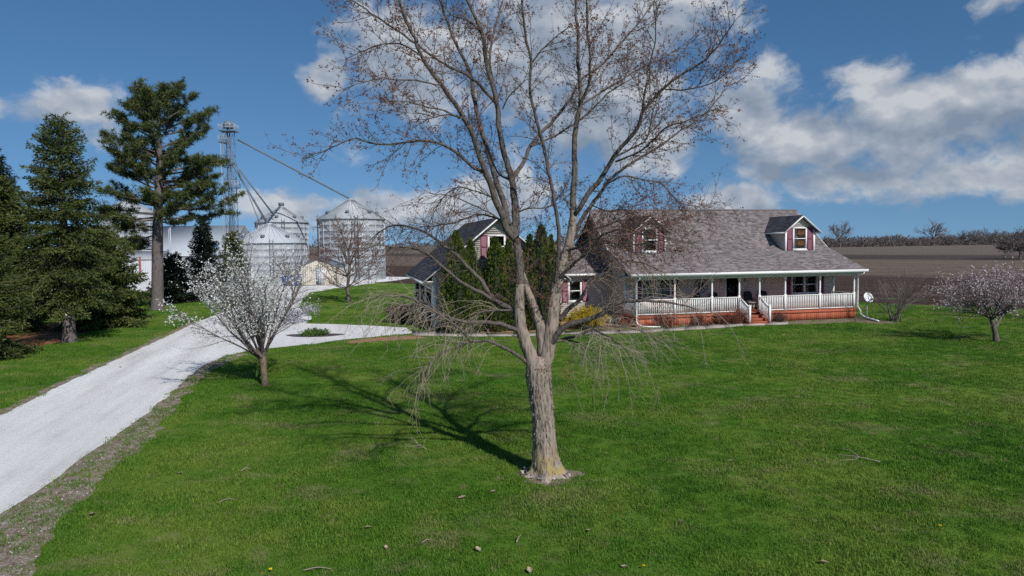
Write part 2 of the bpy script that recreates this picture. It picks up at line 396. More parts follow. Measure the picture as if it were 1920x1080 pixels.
MT = dict(
    lawn=mat('lawn', _lawn), blade=mat('grass_blade', _blade), field=mat('field_soil', _field), gravel=mat('white_gravel', _gravel),
    litter=mat('leaf_litter', _litter), mulch=mat('mulch', _mulch), concrete=mat('concrete', _conc), shingle=mat('shingle', _shingle),
    siding=mat('siding', _siding), stain=mat('red_stain', _stain), galv=mat('galvanised', _galv),
    white=plain('white_paint', (0.78, 0.78, 0.77), 0.45, 0.05), roofdeck=plain('roof_deck', (0.10, 0.085, 0.082), 0.9),
    shutter=plain('shutter_burgundy', (0.205, 0.055, 0.098), 0.5, 0.15), dark=plain('dark_interior', (0.012, 0.012, 0.013), 0.9),
    curtain=plain('tan_curtain', (0.40, 0.17, 0.07), 0.9, 0.25, 3.0), pale_curtain=plain('pale_curtain', (0.42, 0.44, 0.43), 0.9, 0.2, 3.0),
    glass=mat('glass', _glass), black=plain('black_metal', (0.012, 0.012, 0.014), 0.5), cushion=plain('grey_cushion', (0.20, 0.18, 0.18), 0.9, 0.5, 18.0),
    floral=plain('pink_cushion', (0.42, 0.25, 0.23), 0.9, 0.6, 14.0), brown=plain('brown_wood', (0.11, 0.055, 0.03), 0.7, 0.3),
    steel=plain('grey_steel', (0.13, 0.16, 0.20), 0.6, 0.2), palesteel=plain('pale_steel', (0.40, 0.43, 0.46), 0.6, 0.1),
    whitemetal=mat('white_ribbed', _ribbed((0.58, 0.60, 0.63))), greymetal=mat('grey_ribbed', _ribbed((0.34, 0.36, 0.39))),
    barnroof=mat('pale_ribbed_roof', _ribbed((0.46, 0.50, 0.54))), beige=mat('beige_ribbed', _ribbed((0.68, 0.63, 0.53))),
    blue=plain('blue_paint', (0.025, 0.12, 0.42), 0.5, 0.3, 2.0), rust=plain('rust_red', (0.28, 0.09, 0.06), 0.8, 0.3), red=plain('red_paint', (0.5, 0.05, 0.05), 0.5),
    stone=plain('field_stone', (0.46, 0.41, 0.37), 0.9, 0.3, 4.0, bumps=0.5), door=plain('dark_door', (0.02, 0.022, 0.026), 0.4),
    bark=bark('maple_bark', (0.040, 0.030, 0.024), (0.33, 0.27, 0.225), 11.0, 0.2, moss=(0.34, 0.26, 0.075)),
    limb=bark('maple_limb', (0.038, 0.031, 0.027), (0.135, 0.115, 0.102), 11.0, 0.35),
    twig=plain('twig', (0.115, 0.088, 0.076), 0.85, 0.3, 3.0), darkbark=bark('dark_bark', (0.05, 0.038, 0.033), (0.17, 0.14, 0.125), 12.0, 0.3),
    pinebark=bark('pine_bark', (0.042, 0.036, 0.036), (0.16, 0.135, 0.13), 7.0, 0.2), pearbark=bark('pear_bark', (0.09, 0.06, 0.045), (0.25, 0.175, 0.13), 12.0, 0.3),
    pale_twig=plain('pale_twig', (0.30, 0.25, 0.195), 0.85, 0.25, 3.0), greytwig=plain('grey_twig', (0.165, 0.138, 0.130), 0.9, 0.3, 2.0),
    seeds=leafy('maple_seed_clusters', [(0.15, (0.10, 0.042, 0.036)), (0.5, (0.18, 0.080, 0.058)), (0.85, (0.32, 0.16, 0.08))], 0.3, nscale=0.7),
    spruce=leafy('spruce_needles', [(0.1, (0.024, 0.038, 0.010)), (0.5, (0.060, 0.080, 0.018)), (0.9, (0.120, 0.138, 0.032))], 0.12),
    pine=leafy('pine_needles', [(0.1, (0.026, 0.040, 0.013)), (0.5, (0.066, 0.088, 0.025)), (0.9, (0.14, 0.155, 0.045))], 0.15),
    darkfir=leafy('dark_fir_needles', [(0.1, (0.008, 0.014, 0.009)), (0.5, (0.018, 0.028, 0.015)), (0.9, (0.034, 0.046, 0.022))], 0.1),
    arbor=leafy('arborvitae_sprays', [(0.1, (0.026, 0.044, 0.008)), (0.5, (0.062, 0.092, 0.015)), (0.9, (0.125, 0.148, 0.026))], 0.15),
    blossom=leafy('white_blossom', [(0.1, (0.52, 0.53, 0.50)), (0.5, (0.70, 0.70, 0.68)), (0.9, (0.82, 0.82, 0.80))], 0.3),
    pinkblossom=leafy('pink_blossom', [(0.1, (0.34, 0.245, 0.27)), (0.5, (0.51, 0.40, 0.43)), (0.9, (0.70, 0.61, 0.63))], 0.3),
    lavender=leafy('pale_lavender_blossom', [(0.1, (0.36, 0.35, 0.42)), (0.5, (0.52, 0.52, 0.60)), (0.9, (0.7, 0.7, 0.76))], 0.3),
    barberry=leafy('barberry_leaves', [(0.1, (0.10, 0.028, 0.020)), (0.5, (0.20, 0.055, 0.035)), (0.9, (0.30, 0.12, 0.06))], 0.2),
    forsythia=leafy('yellow_leaves', [(0.1, (0.20, 0.15, 0.012)), (0.5, (0.50, 0.37, 0.02)), (0.9, (0.68, 0.52, 0.05))], 0.3, nscale=2.0),
    newleaf=leafy('young_green_leaves', [(0.1, (0.05, 0.10, 0.02)), (0.9, (0.12, 0.20, 0.05))], 0.3),
    deadleaf=leafy('dead_leaf', [(0.1, (0.30, 0.21, 0.13)), (0.9, (0.55, 0.45, 0.33))], 0.2),
    yellowflower=plain('dandelion_yellow', (0.75, 0.55, 0.02), 0.7), brownshrub=leafy('brown_shrub', [(0.1, (0.03, 0.018, 0.016)), (0.9, (0.09, 0.05, 0.04))], 0.1),
    soil=plain('dark_soil', (0.085, 0.075, 0.075), 1.0, 0.3, 8.0), hedge=leafy('far_bare_twigs', [(0.1, (0.10, 0.085, 0.082)), (0.5, (0.15, 0.128, 0.122)), (0.9, (0.21, 0.18, 0.168))], 0.1, nscale=0.02),
)
# ------------------------------------------------------------------ ground
from mathutils.geometry import tessellate_polygon
RNG = np.random.default_rng(7)
def sheet(name, poly, z, m, kind='structure', label=None):
    P = [Vector((float(p[0]), float(p[1]), 0)) for p in poly]
    tr = tessellate_polygon([P])
    return MB().add([(p.x, p.y, z) for p in P], t=tr).build(name, m, kind=kind)
def pxpoly(pts): return [gp(x, y)[:2] for x, y in pts]
def ragged(poly, amp, step=0.5, seed=1):
    r = np.random.default_rng(seed); out = []
    P = np.array(poly, float); n = len(P)
    for i in range(n):
        a, b = P[i], P[(i + 1) % n]; L = np.linalg.norm(b - a); k = max(1, int(L / step))
        nrm = np.array([-(b - a)[1], (b - a)[0]]) / (L + 1e-9)
        for j in range(k): out.append(a + (b - a) * j / k + nrm * r.normal() * amp)
    return out
def inside(P, poly):
    x, y = P[:, 0], P[:, 1]; c = np.zeros(len(P), bool); Q = np.asarray(poly)
    j = len(Q) - 1
    for i in range(len(Q)):
        xi, yi, xj, yj = Q[i][0], Q[i][1], Q[j][0], Q[j][1]
        m = ((yi > y) != (yj > y)) & (x < (xj - xi) * (y - yi) / (yj - yi + 1e-12) + xi); c ^= m; j = i
    return c
MB().add([(-3000, -60, 0), (3000, -60, 0), (3000, 4200, 0), (-3000, 4200, 0)], [[0, 1, 2, 3]]).build('ground', MT['field'], kind='structure')
def sline(x, s=61.5): return (x, (s - 0.67 * x) / 0.74)
lawn_poly = [(-80, -40), (95, -40), sline(95)] + [sline(x) for x in np.arange(90, -22, -4)] + [(-30, 98), (-80, 100)]
lawn_poly = lawn_poly[:2] + ragged(lawn_poly[2:-2], 0.25, 0.8, 3)[:-2] + lawn_poly[-2:]
sheet('lawn', lawn_poly, 0.004, MT['lawn'])
left_edge = [(-420, 960), (-200, 875), (0, 780), (100, 730), (200, 683), (300, 637), (375, 602), (410, 589), (455, 574), (500, 560), (528, 549)]
top_edge = [(583, 548), (568, 560), (560, 578), (585, 596), (575, 607), (620, 608), (700, 611), (762, 615)]
low_edge = [(775, 625), (740, 629), (690, 633), (640, 638), (590, 645), (520, 652), (460, 659), (420, 668), (385, 684), (352, 706), (318, 742), (258, 790), (168, 850), (84, 912), (0, 968), (-160, 1075), (-330, 1200)]
drive_poly = ragged(pxpoly(left_edge + top_edge + low_edge), 0.035, 0.5, 5)
sheet('driveway', drive_poly, 0.016, MT['gravel'])
ver_r = [(430, 664), (388, 679), (352, 700), (310, 742), (250, 788), (160, 848), (76, 910), (-6, 966), (-165, 1075), (-330, 1195), (-200, 1290), (20, 1130), (75, 1040), (110, 985), (180, 908), (250, 850), (318, 782), (352, 738), (385, 706), (425, 680), (470, 663)]
verge_poly = ragged(pxpoly(ver_r), 0.08, 0.3, 6)
sheet('driveway_verge', verge_poly, 0.010, MT['litter'])
ver_l = [(-420, 945), (-200, 862), (0, 770), (100, 721), (200, 675), (300, 631), (370, 599), (380, 604), (300, 642), (200, 690), (100, 738), (0, 790), (-200, 888), (-420, 975)]
verge2 = ragged(pxpoly(ver_l), 0.08, 0.4, 8)
sheet('driveway_edge', verge2, 0.010, MT['litter'])
farm_yard = [(-75, 99), (-75, 84), (-40, 74), gp(500, 560)[:2], gp(540, 553)[:2], gp(583, 548)[:2], gp(640, 539)[:2], (-14, 100), (-30, 112), (-70, 125)]
sheet('farm_yard', ragged(farm_yard, 0.3, 1.5, 9), 0.012, MT['gravel'])
mul = [(838, 622), (900, 625), (1000, 623), (1063, 620), (1180, 617), (1268, 612), (1398, 604), (1398, 596), (1250, 600), (1190, 596), (1100, 588), (1000, 596), (850, 606)]
mulch_poly = ragged(pxpoly(mul), 0.05, 0.4, 10); sheet('mulch_bed', mulch_poly, 0.012, MT['mulch'])
mul2 = pxpoly([(648, 641), (690, 634.5), (745, 630.5), (790, 630), (800, 634), (760, 638), (700, 641), (660, 646)])
sheet('mulch_strip', ragged(mul2, 0.05, 0.3, 11), 0.012, MT['mulch'])
straw = pxpoly([(-60, 690), (10, 668), (60, 655), (120, 640), (200, 612), (235, 600), (120, 600), (-80, 640)])
sheet('pine_straw_bed', ragged(straw, 0.25, 0.6, 12), 0.008, plain('pine_straw', (0.24, 0.10, 0.05), 1.0, 0.5, 9.0, bumps=0.8))
soil = pxpoly([(1455, 603), (1520, 600), (1606, 595), (1650, 600), (1690, 606), (1650, 608), (1600, 604), (1540, 607), (1478, 609)])
sheet('bare_soil', ragged(soil, 0.08, 0.4, 13), 0.010, plain('bare_earth', (0.20, 0.155, 0.11), 1.0, 0.35, 5.0, bumps=0.6))
# concrete walk: slabs
wt = np.array([(773, 622), (880, 626), (1002, 625.5), (1063, 622.5), (1180, 620), (1268, 615), (1340, 608), (1400, 603.5), (1478, 603)], float)
wb = np.array([(773, 630), (880, 632), (1002, 631), (1063, 628), (1180, 626), (1268, 621), (1340, 616.5), (1400, 611.5), (1478, 609.5)], float)
walk_poly = [gp(*p)[:2] for p in wt] + [gp(*p)[:2] for p in wb[::-1]]
T = np.array([gp(*p)[:2] for p in wt]); B = np.array([gp(*p)[:2] for p in wb])
def along(P, s):
    d = np.concatenate([[0], np.cumsum(np.linalg.norm(np.diff(P, axis=0), axis=1))]); s = s * d[-1]
    return np.array([np.interp(s, d, P[:, 0]), np.interp(s, d, P[:, 1])])
wk = MB().add([(p[0], p[1], 0.014) for p in walk_poly], t=tessellate_polygon([[Vector((p[0], p[1], 0)) for p in walk_poly]])).build('sidewalk', MT['soil'], kind='structure')
NS = 16
for i in range(NS):
    a, b = i / NS + 0.0004, (i + 1) / NS - 0.0004
    c = [along(B, a), along(B, b), along(T, b), along(T, a)]
    z1 = 0.05 + 0.006 * RNG.uniform(-1, 1)
    MB().hexa([(p[0], p[1], 0.015) for p in c] + [(p[0], p[1], z1) for p in c]).build('walk_slab', MT['concrete'], wk)

tbc = gp(1026, 893); tb_ring = [(tbc[0] + (.62 + .14 * math.sin(3 * t + 1) + .08 * math.sin(7 * t)) * math.cos(t), tbc[1] + (.55 + .1 * math.sin(4 * t)) * math.sin(t)) for t in np.linspace(0, 6.283, 28, endpoint=False)]
sheet('tree_base_litter', tb_ring, 0.009, MT['litter'])
# grass: tufts by geometry nodes
def tuft_mesh(seed, n=46, rad=0.15, h=0.047):
    r = np.random.default_rng(seed); m = MB()
    a = r.uniform(0, 2 * math.pi, n); q_ = rad * np.sqrt(r.uniform(0, 1, n))
    base = np.stack([q_ * np.cos(a), q_ * np.sin(a), np.zeros(n)], 1)
    yaw = r.uniform(0, 2 * math.pi, n); hh = h * r.uniform(0.45, 1.25, n); lean = r.uniform(0.15, 0.9, n)
    d = np.stack([np.cos(yaw), np.sin(yaw), np.zeros(n)], 1); s = np.stack([-np.sin(yaw), np.cos(yaw), np.zeros(n)], 1) * 0.0042
    upz = np.array([0, 0, 1.0])
    p1 = base + d * (hh * lean * 0.35)[:, None] + upz * (hh * 0.6)[:, None]; p2 = base + d * (hh * lean)[:, None] + upz * hh[:, None]
    v = np.stack([base - s, base + s, p1 + s * 0.8, p1 - s * 0.8, p2], 1).reshape(-1, 3)
    i = np.arange(n)[:, None] * 5
    m.add(v, i + np.array([[0, 1, 2, 3]]), i + np.array([[3, 2, 4]])); return m.mesh('grass_tuft')
tuft_col = bpy.data.collections.new('grass_tufts')
for s_ in range(5):
    me = tuft_mesh(s_); me.materials.append(MT['blade']); tuft_col.objects.link(bpy.data.objects.new('grass_tuft_source', me))
def scatter_nodes(name, coll):
    g = bpy.data.node_groups.new(name, 'GeometryNodeTree')
    g.interface.new_socket('Geometry', in_out='INPUT', socket_type='NodeSocketGeometry')
    g.interface.new_socket('Geometry', in_out='OUTPUT', socket_type='NodeSocketGeometry')
    n, l = g.nodes, g.links
    gi, go = n.new('NodeGroupInput'), n.new('NodeGroupOutput')
    ci = n.new('GeometryNodeCollectionInfo'); ci.inputs[0].default_value = coll; ci.inputs[1].default_value = True; ci.inputs[2].default_value = True
    ip = n.new('GeometryNodeInstanceOnPoints'); ip.inputs['Pick Instance'].default_value = True
    rr = n.new('FunctionNodeRandomValue'); rr.data_type = 'FLOAT_VECTOR'; rr.inputs[0].default_value = (-0.12, -0.12, 0); rr.inputs[1].default_value = (0.12, 0.12, 6.283)
    at_ = n.new('GeometryNodeInputNamedAttribute'); at_.data_type = 'FLOAT'; at_.inputs[0].default_value = 'size'
    l.new(gi.outputs[0], ip.inputs['Points']); l.new(ci.outputs[0], ip.inputs['Instance'])
    l.new(rr.outputs[0], ip.inputs['Rotation']); l.new(at_.outputs[0], ip.inputs['Scale']); l.new(ip.outputs[0], go.inputs[0])
    return g
HOUSE_O = np.array([7.12, 38.35, 0.0]); HOUSE_TH = math.radians(13.5)
HU = np.array([math.cos(HOUSE_TH), math.sin(HOUSE_TH), 0]); HV = np.array([-math.sin(HOUSE_TH), math.cos(HOUSE_TH), 0])
def hw(u, v, z=0.0): return HOUSE_O + HU * u + HV * v + np.array([0, 0, z])
house_foot = [hw(*p)[:2] for p in ((-.2, -.02), (6.4, -.02), (6.4, -1.0), (7.85, -1.0), (7.85, -.02), (14.4, -.02), (14.4, 11), (-11.4, 13), (-11.4, 2.4), (-.2, 2.4))]
def scatter(name, bands, seed):
    r = np.random.default_rng(seed); PP = []; SS = []
    for (y0, y1, dens, sc) in bands:
        x0, x1 = -0.80 * y1 - 3, 0.80 * y1 + 3
        n = int((y1 - y0) * (x1 - x0) * dens); p = np.stack([r.uniform(x0, x1, n), r.uniform(y0, y1, n)], 1)
        keep = np.abs(p[:, 0]) < 0.80 * p[:, 1] + 3; p = p[keep]; n = len(p)
        k = inside(p, lawn_poly)
        for po in (drive_poly, walk_poly, house_foot): k &= ~inside(p, po)
        for po, fr in ((verge_poly, 0.42), (verge2, 0.3), (mulch_poly, 0.02), (soil, 0.2), (straw, 0.12), (mul2, 0.03), (farm_yard, 0.03), (tb_ring, 0.3)): k &= ~(inside(p, po) & (r.uniform(size=n) > fr))
        # patches of taller and thinner turf
        w = np.sin(p[:, 0] * 0.9 + 1.3 * np.sin(p[:, 1] * 0.7)) * np.sin(p[:, 1] * 1.1 + 1.7 * np.sin(p[:, 0] * 0.45))
        w2 = np.sin(p[:, 0] * 3.1 + 2 * np.sin(p[:, 1] * 2.3)) * np.sin(p[:, 1] * 3.7 + 1.1 * np.sin(p[:, 0] * 2.9))
        sz = sc * r.uniform(0.65, 1.2, n) * (1 + 0.22 * w + 0.16 * w2)
        PP.append(p[k]); SS.append(sz[k])
    p = np.vstack(PP); s_ = np.concatenate(SS)
    me = bpy.data.meshes.new(name); me.vertices.add(len(p))
    me.vertices.foreach_set('co', np.column_stack([p, np.full(len(p), 0.004)]).ravel())
    a = me.attributes.new('size', 'FLOAT', 'POINT'); a.data.foreach_set('value', s_)
    me.materials.append(MT['blade'])
    o = bpy.data.objects.new(name, me); COL.objects.link(o); o['kind'] = 'stuff'
    md = o.modifiers.new('tufts', 'NODES'); md.node_group = scatter_nodes(name + '_nodes', tuft_col)
    return o
g_ = scatter('grass', [(7, 13, 75, 1.0), (13, 20, 55, 1.0), (20, 32, 34, 1.1), (32, 48, 18, 1.25), (48, 75, 5, 1.6)], 21)
tag(g_, 'short green mown grass covering the whole front lawn', 'grass'); 
# gravel spill: loose white stones along the drive's right edge
def pebbles(name, poly, n, seed, m):
    r = np.random.default_rng(seed); Q = np.array(poly); lo, hi = Q.min(0), Q.max(0)
    lo = np.maximum(lo, [-22, 8]); p = r.uniform(lo, hi, (n * 4, 2)); p = p[inside(p, poly)][:n]
    mb = MB(); base = np.array([[1,0,0],[0,1,0],[-1,0,0],[0,-1,0],[0,0,.8]]); t = [[0,1,4],[1,2,4],[2,3,4],[3,0,4]]
    for i, (x, y) in enumerate(p):
        s_ = r.uniform(0.006, 0.021); a = r.uniform(0, 6.28); c, d = math.cos(a), math.sin(a)
        v = base * (s_ * r.uniform(0.7, 1.3, 3)); v = v @ np.array([[c, d, 0], [-d, c, 0], [0, 0, 1]]); mb.add(v + (x, y, 0.012), t=t)
    return mb.build(name, m, kind='stuff')
tag(pebbles('gravel', verge_poly, 1800, 31, MT['stone'] if False else plain('white_stone', (0.44, 0.41, 0.38), 0.9, 0.35)), 'loose white gravel spilled along the right edge of the driveway', 'gravel')
# ------------------------------------------------------------------ house
H = thing('farmhouse', 'beige farmhouse with mauve-grey shingle roof, white front porch and attached gabled garage', 'house', HOUSE_O, HOUSE_TH)
Rng = random.Random(4)
class Face:
    """a wall plane: s along, o outward, z up"""
    def __init__(s, p0, al, out): s.p0 = np.array(p0, float); s.R = np.stack([np.array(al, float), np.array(out, float), [0, 0, 1.0]], 1)
    def box(s, mb, s0, s1, o0, o1, z0, z1): mb.box((s0, o0, z0), (s1, o1, z1), s.R, s.p0)
    def pt(s, a, o, z): return s.p0 + s.R @ np.array([a, o, z])
def siding(mb, F, lo, hi, z0, z1, holes=(), ex=0.115):
    z = z0
    while z < z1 - 0.01:
        zt = min(z + ex, z1); zm = (z + zt) / 2
        a0, b0, a1, b1 = lo(z), hi(z), lo(zt), hi(zt)
        if b0 - a0 > 0.05:
            cuts = sorted((h[0], h[1]) for h in holes if h[2] < zm < h[3])
            segs = []; cur = None
            x = None
            for (c0, c1) in cuts: segs.append((x, c0)); x = c1
            segs.append((x, None))
            for (sa, sb) in segs:
                q = [(a0 if sa is None else sa), (b0 if sb is None else sb), (b1 if sb is None else sb), (a1 if sa is None else sa)]
                if q[1] - q[0] < 0.02: continue
                mb.add([F.pt(q[0], .011, z), F.pt(q[1], .011, z), F.pt(q[2], .003, zt), F.pt(q[3], .003, zt), F.pt(q[0], 0, z), F.pt(q[1], 0, z)],
                       [[0, 1, 2, 3], [4, 5, 1, 0]])
        z = zt
def shingles(mb, A, B, Cc, D, ex=0.12):
    """A,B eave left/right; C,D ridge right/left"""
    A, B, Cc, D = [np.array(p, float) for p in (A, B, Cc, D)]
    nrm = np.cross(B - A, D - A); nrm /= np.linalg.norm(nrm); nrm *= np.sign(nrm[2])
    L = max(np.linalg.norm(D - A), np.linalg.norm(Cc - B)); n = int(L / ex); W_ = np.linalg.norm(B - A)
    V = []; k = 0
    for i in range(n):
        t0, t1 = i / n, min(1.0, (i + 1.08) / n)
        l0, r0, l1, r1 = A + (D - A) * t0, B + (Cc - B) * t0, A + (D - A) * t1, B + (Cc - B) * t1
        x = -Rng.random() * 0.3
        while x < W_:
            w = Rng.uniform(0.10, 0.32); a, b = max(0, x) / W_, min(W_, x + w - 0.004) / W_; x += w
            if b - a < 0.002: continue
            h = nrm * Rng.uniform(0.0032, 0.0052)
            V += [l0 + (r0 - l0) * a, l0 + (r0 - l0) * b, l0 + (r0 - l0) * a + h, l0 + (r0 - l0) * b + h, l1 + (r1 - l1) * b + nrm * .0012, l1 + (r1 - l1) * a + nrm * .0012]; k += 1
    i = np.arange(k)[:, None] * 6
    mb.add(V, np.vstack([i + np.array([[0, 1, 3, 2]]), i + np.array([[2, 3, 4, 5]])]))
def slab(mb, A, B, Cc, D, th=0.07):
    P = [np.array(p, float) for p in (A, B, Cc, D)]; mb.hexa([p - np.array([0, 0, th]) for p in P] + P)
def roof_part(name, parent, quads):
    mb = MB(); sh = MB()
    for qd in quads: slab(mb, *qd); shingles(sh, *[np.array(p) + [0, 0, 0.004] for p in qd])
    r = mb.build(name, MT['roofdeck'], parent)
    sh.build('shingles', MT['shingle'], r if parent is H else parent, kind='stuff'); return r
def window(F, s0, s1, z0, z1, cols=1, curtain=None, parent=None, name='window'):
    mb = MB(); w = 0.075
    for (a, b, c, d) in ((s0, s1, z1 - w, z1), (s0, s1, z0, z0 + w), (s0, s0 + w, z0 + w, z1 - w), (s1 - w, s1, z0 + w, z1 - w)): F.box(mb, a, b, -.10, .045, c, d)
    F.box(mb, s0 - .05, s1 + .05, .02, .085, z0 - .055, z0 - .002)
    cw = (s1 - s0) / cols
    for c in range(1, cols): F.box(mb, s0 + c * cw - .06, s0 + c * cw + .06, -.08, .04, z0 + w + .002, z1 - w - .002)
    zm = (z0 + z1) / 2
    for c in range(cols):
        a = s0 + c * cw + (w if c == 0 else .062); b = s0 + (c + 1) * cw - (w if c == cols - 1 else .062)
        F.box(mb, a + .002, b - .002, -.06, .02, zm - .025, zm + .025)
    win = mb.build(name, MT['white'], parent or H)
    sub = win if (parent is None) else parent
    for c in range(cols):
        a = s0 + c * cw + (w if c == 0 else .062); b = s0 + (c + 1) * cw - (w if c == cols - 1 else .062)
        for (za, zb) in ((z0 + w, zm - .026), (zm + .026, z1 - w)):
            p = MB(); F.box(p, a + .003, b - .003, -.035, -.028, za + .003, zb - .003); p.build('pane', MT['glass'], sub)
    p = MB(); F.box(p, s0 + .01, s1 - .01, -.34, -.32, z0 + .01, z1 - .01)
    for (a, b, c, d) in ((s0 - .02, s0 + .008, z0, z1), (s1 - .008, s1 + .02, z0, z1), (s0, s1, z0 - .02, z0 + .008), (s0, s1, z1 - .008, z1 + .02)): F.box(p, a, b, -.32, -.11, c, d)
    p.build('room_behind', MT['dark'], sub)
    if curtain:
        p = MB(); k = 14; 
        for c in range(cols):
            xs = np.linspace(s0 + c * cw + .02, s0 + (c + 1) * cw - .02, k)
            for i in range(k - 1):
                o0 = -.075 + .010 * math.sin(i * 2.2); o1 = -.075 + .010 * math.sin((i + 1) * 2.2)
                p.add([F.pt(xs[i], o0, z0 + .03), F.pt(xs[i + 1], o1, z0 + .03), F.pt(xs[i + 1], o1, z1 - .05), F.pt(xs[i], o0, z1 - .05)], [[0, 1, 2, 3]])
        p.build('curtain', curtain, sub)
    return win
def shutter(F, s0, s1, z0, z1, parent=None):
    mb = MB(); w = .05
    for (a, b, c, d) in ((s0, s0 + w, z0, z1), (s1 - w, s1, z0, z1), (s0 + w, s1 - w, z0, z0 + .07), (s0 + w, s1 - w, z1 - .07, z1), (s0 + w, s1 - w, (z0 + z1) / 2 - .04, (z0 + z1) / 2 + .04)):
        F.box(mb, a, b, .02, .055, c, d)
    z = z0 + .08
    while z < z1 - .1:
        mb.add([F.pt(s0 + w, .045, z), F.pt(s1 - w, .045, z), F.pt(s1 - w, .022, z + .06), F.pt(s0 + w, .022, z + .06)], [[0, 1, 2, 3]]); z += .055
    mb.build('shutter', MT['shutter'], parent or H)
def roofz(v): return 3.02 + .383 * (v + .35) if v < 3.15 else (4.36 + .78 * (v - 3.15) if v < 6.41 else 6.9 - .78 * (v - 6.41))
# --- main block walls
FW = Face((0, 2.0, 0), (1, 0, 0), (0, -1, 0))
holes = [(1.1, 3.0, 1.45, 2.62), (11.25, 13.15, 1.45, 2.62), (6.68, 7.62, .62, 2.72)]
mb = MB(); siding(mb, FW, lambda z: 0.0, lambda z: 14.35, .3, 3.86, holes); 
mb.build('front_wall', MT['siding'], H)
def g_lo(z): return 2.0 if z < 3.86 else ((z - 3.02) / .383 - .35 + .15 if z < 4.36 else 3.15 + (z - 4.36) / .78 + .08)
def g_hi(z): return 10.8 if z < 3.4 else 6.41 + (6.9 - z) / .78 - .08
for nm, u_, sg in (('left_gable_wall', 0.0, -1), ('right_gable_wall', 14.35, 1)):
    FG = Face((u_, 0, 0), (0, 1, 0), (sg, 0, 0)); mb = MB(); siding(mb, FG, g_lo, g_hi, .25, 6.75); mb.build(nm, MT['siding'], H)
mb = MB(); mb.box((0, 10.7, .25), (14.35, 10.8, 3.45)); mb.box((-.02, 2.05, 0), (14.37, 10.78, .26)); mb.build('back_wall', MT['siding'], H)
for u_ in (-.03, 14.27): MB().box((u_, 1.955, .62), (u_ + .11, 2.06, 3.0)).build('corner_trim', MT['white'], H)
# --- main roof
UL, UR = -.61, 14.77
roof_part('roof', H, [((UL, -.35, 3.02), (UR, -.35, 3.02), (UR, 3.15, 4.36), (UL, 3.15, 4.36)),
                      ((UL, 3.15, 4.36), (UR, 3.15, 4.36), (UR, 6.41, 6.9), (UL, 6.41, 6.9)),
                      ((UR, 11.25, 3.12), (UL, 11.25, 3.12), (UL, 6.41, 6.9), (UR, 6.41, 6.9))])
mb = MB(); mb.tube([(UL, 6.41, 6.915), (UR, 6.41, 6.915)], .07, 6); mb.build('ridge_cap', MT['shingle'], H)
for u_ in (UL + .02, UR - .02):
    mb = MB()
    for (a, b) in (((-.33, 2.93), (3.15, 4.265)), ((3.15, 4.265), (6.41, 6.8)), ((6.41, 6.8), (11.2, 3.05))): mb.beam((u_, a[0], a[1]), (u_, b[0], b[1]), .03, .17)
    mb.build('rake_board', MT['white'], H)
mb = MB(); mb.box((UL + .05, -.3, 2.80), (UR - .05, 1.97, 2.84)); mb.build('porch_ceiling', plain('ceiling_paint', (0.40, 0.39, 0.38), 0.6), H)
mb = MB(); mb.box((-.2, .02, 2.66), (14.42, .2, 2.795)); mb.build('porch_beam', MT['white'], H)
mb = MB(); mb.box((UL - .02, -.50, 2.885), (UR + .02, -.355, 3.03)); mb.box((UL, -.352, 2.80), (UR, -.31, 2.94)); g1 = mb.build('gutter', MT['white'], H)
def pipe(pts, r=.045): return MB().tube(pts, r, 6, True).build('downspout', MT['white'], H)
def hl(p):
    d = np.asarray(p) - HOUSE_O; return np.array([d @ HU, d @ HV, p[2] if len(p) > 2 else 0])
e = hl(gp(1238, 615)); pipe([(-.1, -.42, 2.9), (-.1, -.40, 2.78), (-.14, -.06, 2.6), (-.14, -.05, .35), (-.10, -.12, .2), (.12, -.35, .08), (e[0], e[1], .06)])
e = hl(gp(1647, 604)); pipe([(14.55, -.42, 2.9), (14.52, -.40, 2.78), (14.42, -.05, 2.6), (14.42, -.05, .75), (14.55, -.14, .5), (14.55, -.16, .3), (14.75, -.3, .09), (e[0], e[1], .06)], .055)
# --- porch
mb = MB()
for i in range(14): mb.box((-.2, .0 + i * .141, .585), (14.42, .135 + i * .141, .62))
mb.build('deck', MT['stain'], H)
mb = MB()
for i in range(104):
    if not (6.45 < -.18 + i * .14 < 7.75): mb.box((-.18 + i * .14, .02, .03), (-.18 + i * .14 + .131, .05 + .004 * Rng.random(), .47))
for i in range(14):
    for u_ in (-.18, 14.37): mb.box((u_, .06 + i * .14, .03), (u_ + .03, .06 + i * .14 + .131, .47))
mb.build('skirt_boards', MT['stain'], H, kind='stuff')
mb = MB(); mb.box((-.2, -.02, .46), (6.5, .02, .584)); mb.box((7.7, -.02, .46), (14.42, .02, .584)); mb.build('deck_fascia', MT['stain'], H)
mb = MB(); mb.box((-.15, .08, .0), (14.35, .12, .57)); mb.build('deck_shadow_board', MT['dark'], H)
for i, (z, v0) in enumerate(((.47, -.3), (.315, -.6), (.16, -.9))):
    mb = MB(); w = 0.0 if i < 2 else .14; mb.box((6.5 - w, v0, z - .035), (7.72 + w, v0 + .32, z)); mb.box((6.52 - w, v0 + .03, 0 if i == 2 else z - .155), (7.70 + w, v0 + .06, z - .036))
    if i < 3:
        for uu in (6.52 - w, 7.66 + w): mb.box((uu, v0 + .06, 0), (uu + .04, v0 + .31, z - .036))
    mb.build('step', MT['stain'], H)
POSTS = [-.10, 2.28, 4.64, 6.41, 7.75, 9.48, 11.87, 14.29]
